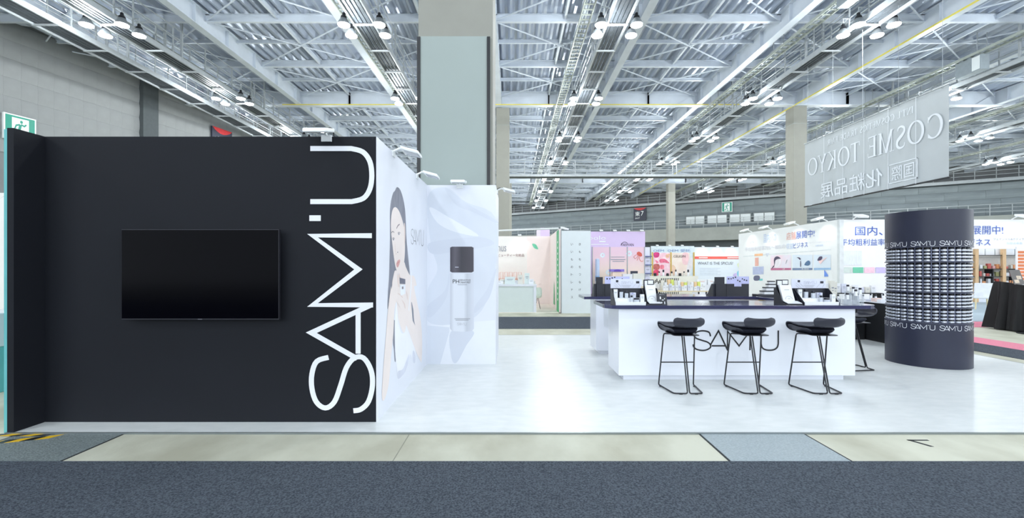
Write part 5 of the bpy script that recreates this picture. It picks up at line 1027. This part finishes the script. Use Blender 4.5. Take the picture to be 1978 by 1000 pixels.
# ---- table draped in black cloth
dt = thing('draped_table', 'table covered with black cloth gathered in deep folds', 'table', (11.6, 10.6, 0))
M_bc = mat('black_cloth', (16, 16, 19), 0.75, var=0.15, scale=6)
n = 120; k = 12; b = B(); cx_, cy_ = 12.2, 10.75
for j in range(k + 1):
    t_ = j / k
    for i in range(n):
        a = 2 * math.pi * i / n; sq = 1 / max(abs(math.cos(a)), abs(math.sin(a))) ** 0.6
        fold = (0.06 * math.sin(a * 11 + 0.6 * math.sin(3 * a)) + 0.035 * math.sin(a * 19 + 1) + 0.02 * math.sin(a * 33)) * t_ ** 0.7
        r = (0.62 * sq) * (0.86 + 0.18 * t_ ** 1.6) + fold; z = 1.02 * (1 - t_ ** 1.25) + 0.03 - 0.10 * math.sin(a + 2.2) * (1 - t_) + (0.03 * math.sin(a * 5) if 0 < t_ < 1 else 0) * (1 - t_)
        b.v.append((cx_ + r * math.cos(a), cy_ + 0.75 * r * math.sin(a), max(0.02, z)))
for j in range(k):
    for i in range(n): b.f.append((j * n + i, j * n + (i + 1) % n, (j + 1) * n + (i + 1) % n, (j + 1) * n + i))
b.f.append(tuple(range(n))[::-1]); b.m = [0] * len(b.f)
b.obj('cloth', M_bc, dt, world=True, smooth=True)
B().box(11.75, 12.65, 10.5, 11.0, 0, 0.9).obj('table_frame', M_blk, dt, world=True)
B().lathe([(0.0, 0.0), (0.26, 0.0), (0.27, 0.015), (0.03, 0.03)], 20, (11.62, 10.15, 0.0)).obj('pole_foot', M_blk, dt, world=True, smooth=True); B().bar((11.62, 10.15, 0.02), (11.62, 10.15, 0.85), 0.02, 8).obj('pole', M_blk, dt, world=True)
lf = thing('picture_card', 'leaning card with yellow headline on the draped table', 'sign', (11.80, 10.62, 1.09), 0.15); B().prism([(-0.04, 0.0), (-0.03, 0.0), (0.08, 0.34), (0.07, 0.34)], 'x', -0.16, 0.14).obj('card', mat('dark_card', (110, 106, 104), 0.5), lf); B().prism([(0.045, 0.26), (0.047, 0.26), (0.069, 0.33), (0.067, 0.33)], 'x', -0.14, 0.12).obj('headline', mat('yellow_headline', (226, 216, 110), 0.5), lf)
for i in range(2): B().prism([(-0.032 + 0.03 * i, 0.03 + 0.09 * i), (-0.03 + 0.03 * i, 0.03 + 0.09 * i), (-0.008 + 0.03 * i, 0.11 + 0.09 * i), (-0.010 + 0.03 * i, 0.11 + 0.09 * i)], 'x', -0.13 + 0.1 * i, 0.0 + 0.1 * i).obj('picture', mat('picture_block', (216, 200, 180), 0.5, var=0.2, scale=30), lf)
B().bar((0.0, 0.14, 0.0), (0, 0.07, 0.3), 0.006, 5).obj('strut', M_blk, lf)
# ---- things beyond the pink booth and beside the navy return wall
pb = thing('lilac_sign_tower', 'lilac box sign rising behind the pale pink booth', 'sign', (X(1053, 22), 22, 0)); B().box(-0.22, 0.22, 0, 0.5, 0, Z(440, 22)).obj('box', M_lh, pb); B().box(-0.40, -0.22, 0.02, 0.48, 0, Z(444, 22)).obj('side_panel', mat('pale_lilac', (232, 222, 240), 0.5), pb)
ht = B(); M_hy = mat('hazard_yellow', (236, 190, 30), 0.6)
def tape_(p0, p1, wd, label):
    t = thing('hazard_tape', label, 'tape', (0, 0, 0)); p0, p1 = Vector(p0), Vector(p1); d = (p1 - p0); Ln = d.length; d.normalize(); q = Vector((-d.y, d.x)); n = max(2, int(Ln / 0.09))
    for i in range(n):
        a, c = p0 + d * (Ln * i / n), p0 + d * (Ln * (i + 1) / n); sk = d * 0.035
        pts = [a - q * wd/2 - sk, c - q * wd/2 - sk, c + q * wd/2 + sk, a + q * wd/2 + sk]
        B().prism([(p.x, p.y) for p in pts], 'z', 0.0042, 0.0056).obj('stripe', M_hy if i % 2 else M_black, t)
tape_((-4.75, 3.74), (-4.02, 4.02), 0.075, 'black and yellow hazard tape running slantwise over the ribbed trench cover'); tape_((-4.80, 4.06), (-4.12, 4.045), 0.05, 'black and yellow hazard tape along the booth floor edge')
cd = thing('display_plinth', 'white and teal plinth in the neighbouring teal booth', 'plinth', (-6.4, 5.65, 0)); B().box(-0.3, 0.3, -0.25, 0.25, 0, 0.55).obj('base', M_teal, cd, bevel=0.01); B().box(-0.32, 0.32, -0.27, 0.27, 0.55, 0.95).obj('top_box', M_gloss_w, cd, bevel=0.01)
nb_ = wall(-9.0, -4.9, 7.4, 7.46, 0, 2.7, M_wh, 'white rear wall of the neighbouring teal booth')
# tall palm behind the return wall
pl = thing('potted_palm', 'tall palm whose fronds rise above the navy return wall', 'plant', (-6.15, 5.75 + 0.8, 0)); B().lathe([(0.16, 0), (0.22, 0.02), (0.26, 0.42), (0.24, 0.44), (0.0, 0.42)], 18).obj('pot', M_gloss_w, pl, smooth=True); B().tube([(0, 0, 0.4), (0.03, 0, 1.4), (-0.02, 0.02, 2.7)], [0.04, 0.035, 0.025], 8).obj('trunk', mat('palm_trunk', (120, 100, 70), 0.8), pl, smooth=True)
M_palm = mat('palm_leaf', (52, 120, 60), 0.5, var=0.2, scale=6); rr = random.Random(4)
for i in range(12):
    a = i * 2.4; el = 0.9 - 0.5 * (i % 4) / 3; b = B(); Ln = 0.75; P0 = Vector((-0.02, 0.02, 2.68)); pts = []
    for j in range(8): s_ = j / 7; pts.append(P0 + Vector((math.cos(a) * Ln * s_ * math.cos(el), math.sin(a) * Ln * s_ * math.cos(el), Ln * s_ * math.sin(el) - 0.45 * s_ * s_)))
    b.tube(pts, 0.006, 4)
    for j in range(1, 8):
        d = (pts[j] - pts[j - 1]).normalized(); sd = d.cross(Vector((0, 0, 1))).normalized()
        for s_ in (-1, 1): tip = pts[j] + sd * s_ * 0.20 + d * 0.12 - Vector((0, 0, 0.06)); b.add([pts[j] - d * 0.02, tip, pts[j] + d * 0.03], [(0, 1, 2)])
    b.obj('frond', M_palm, pl)
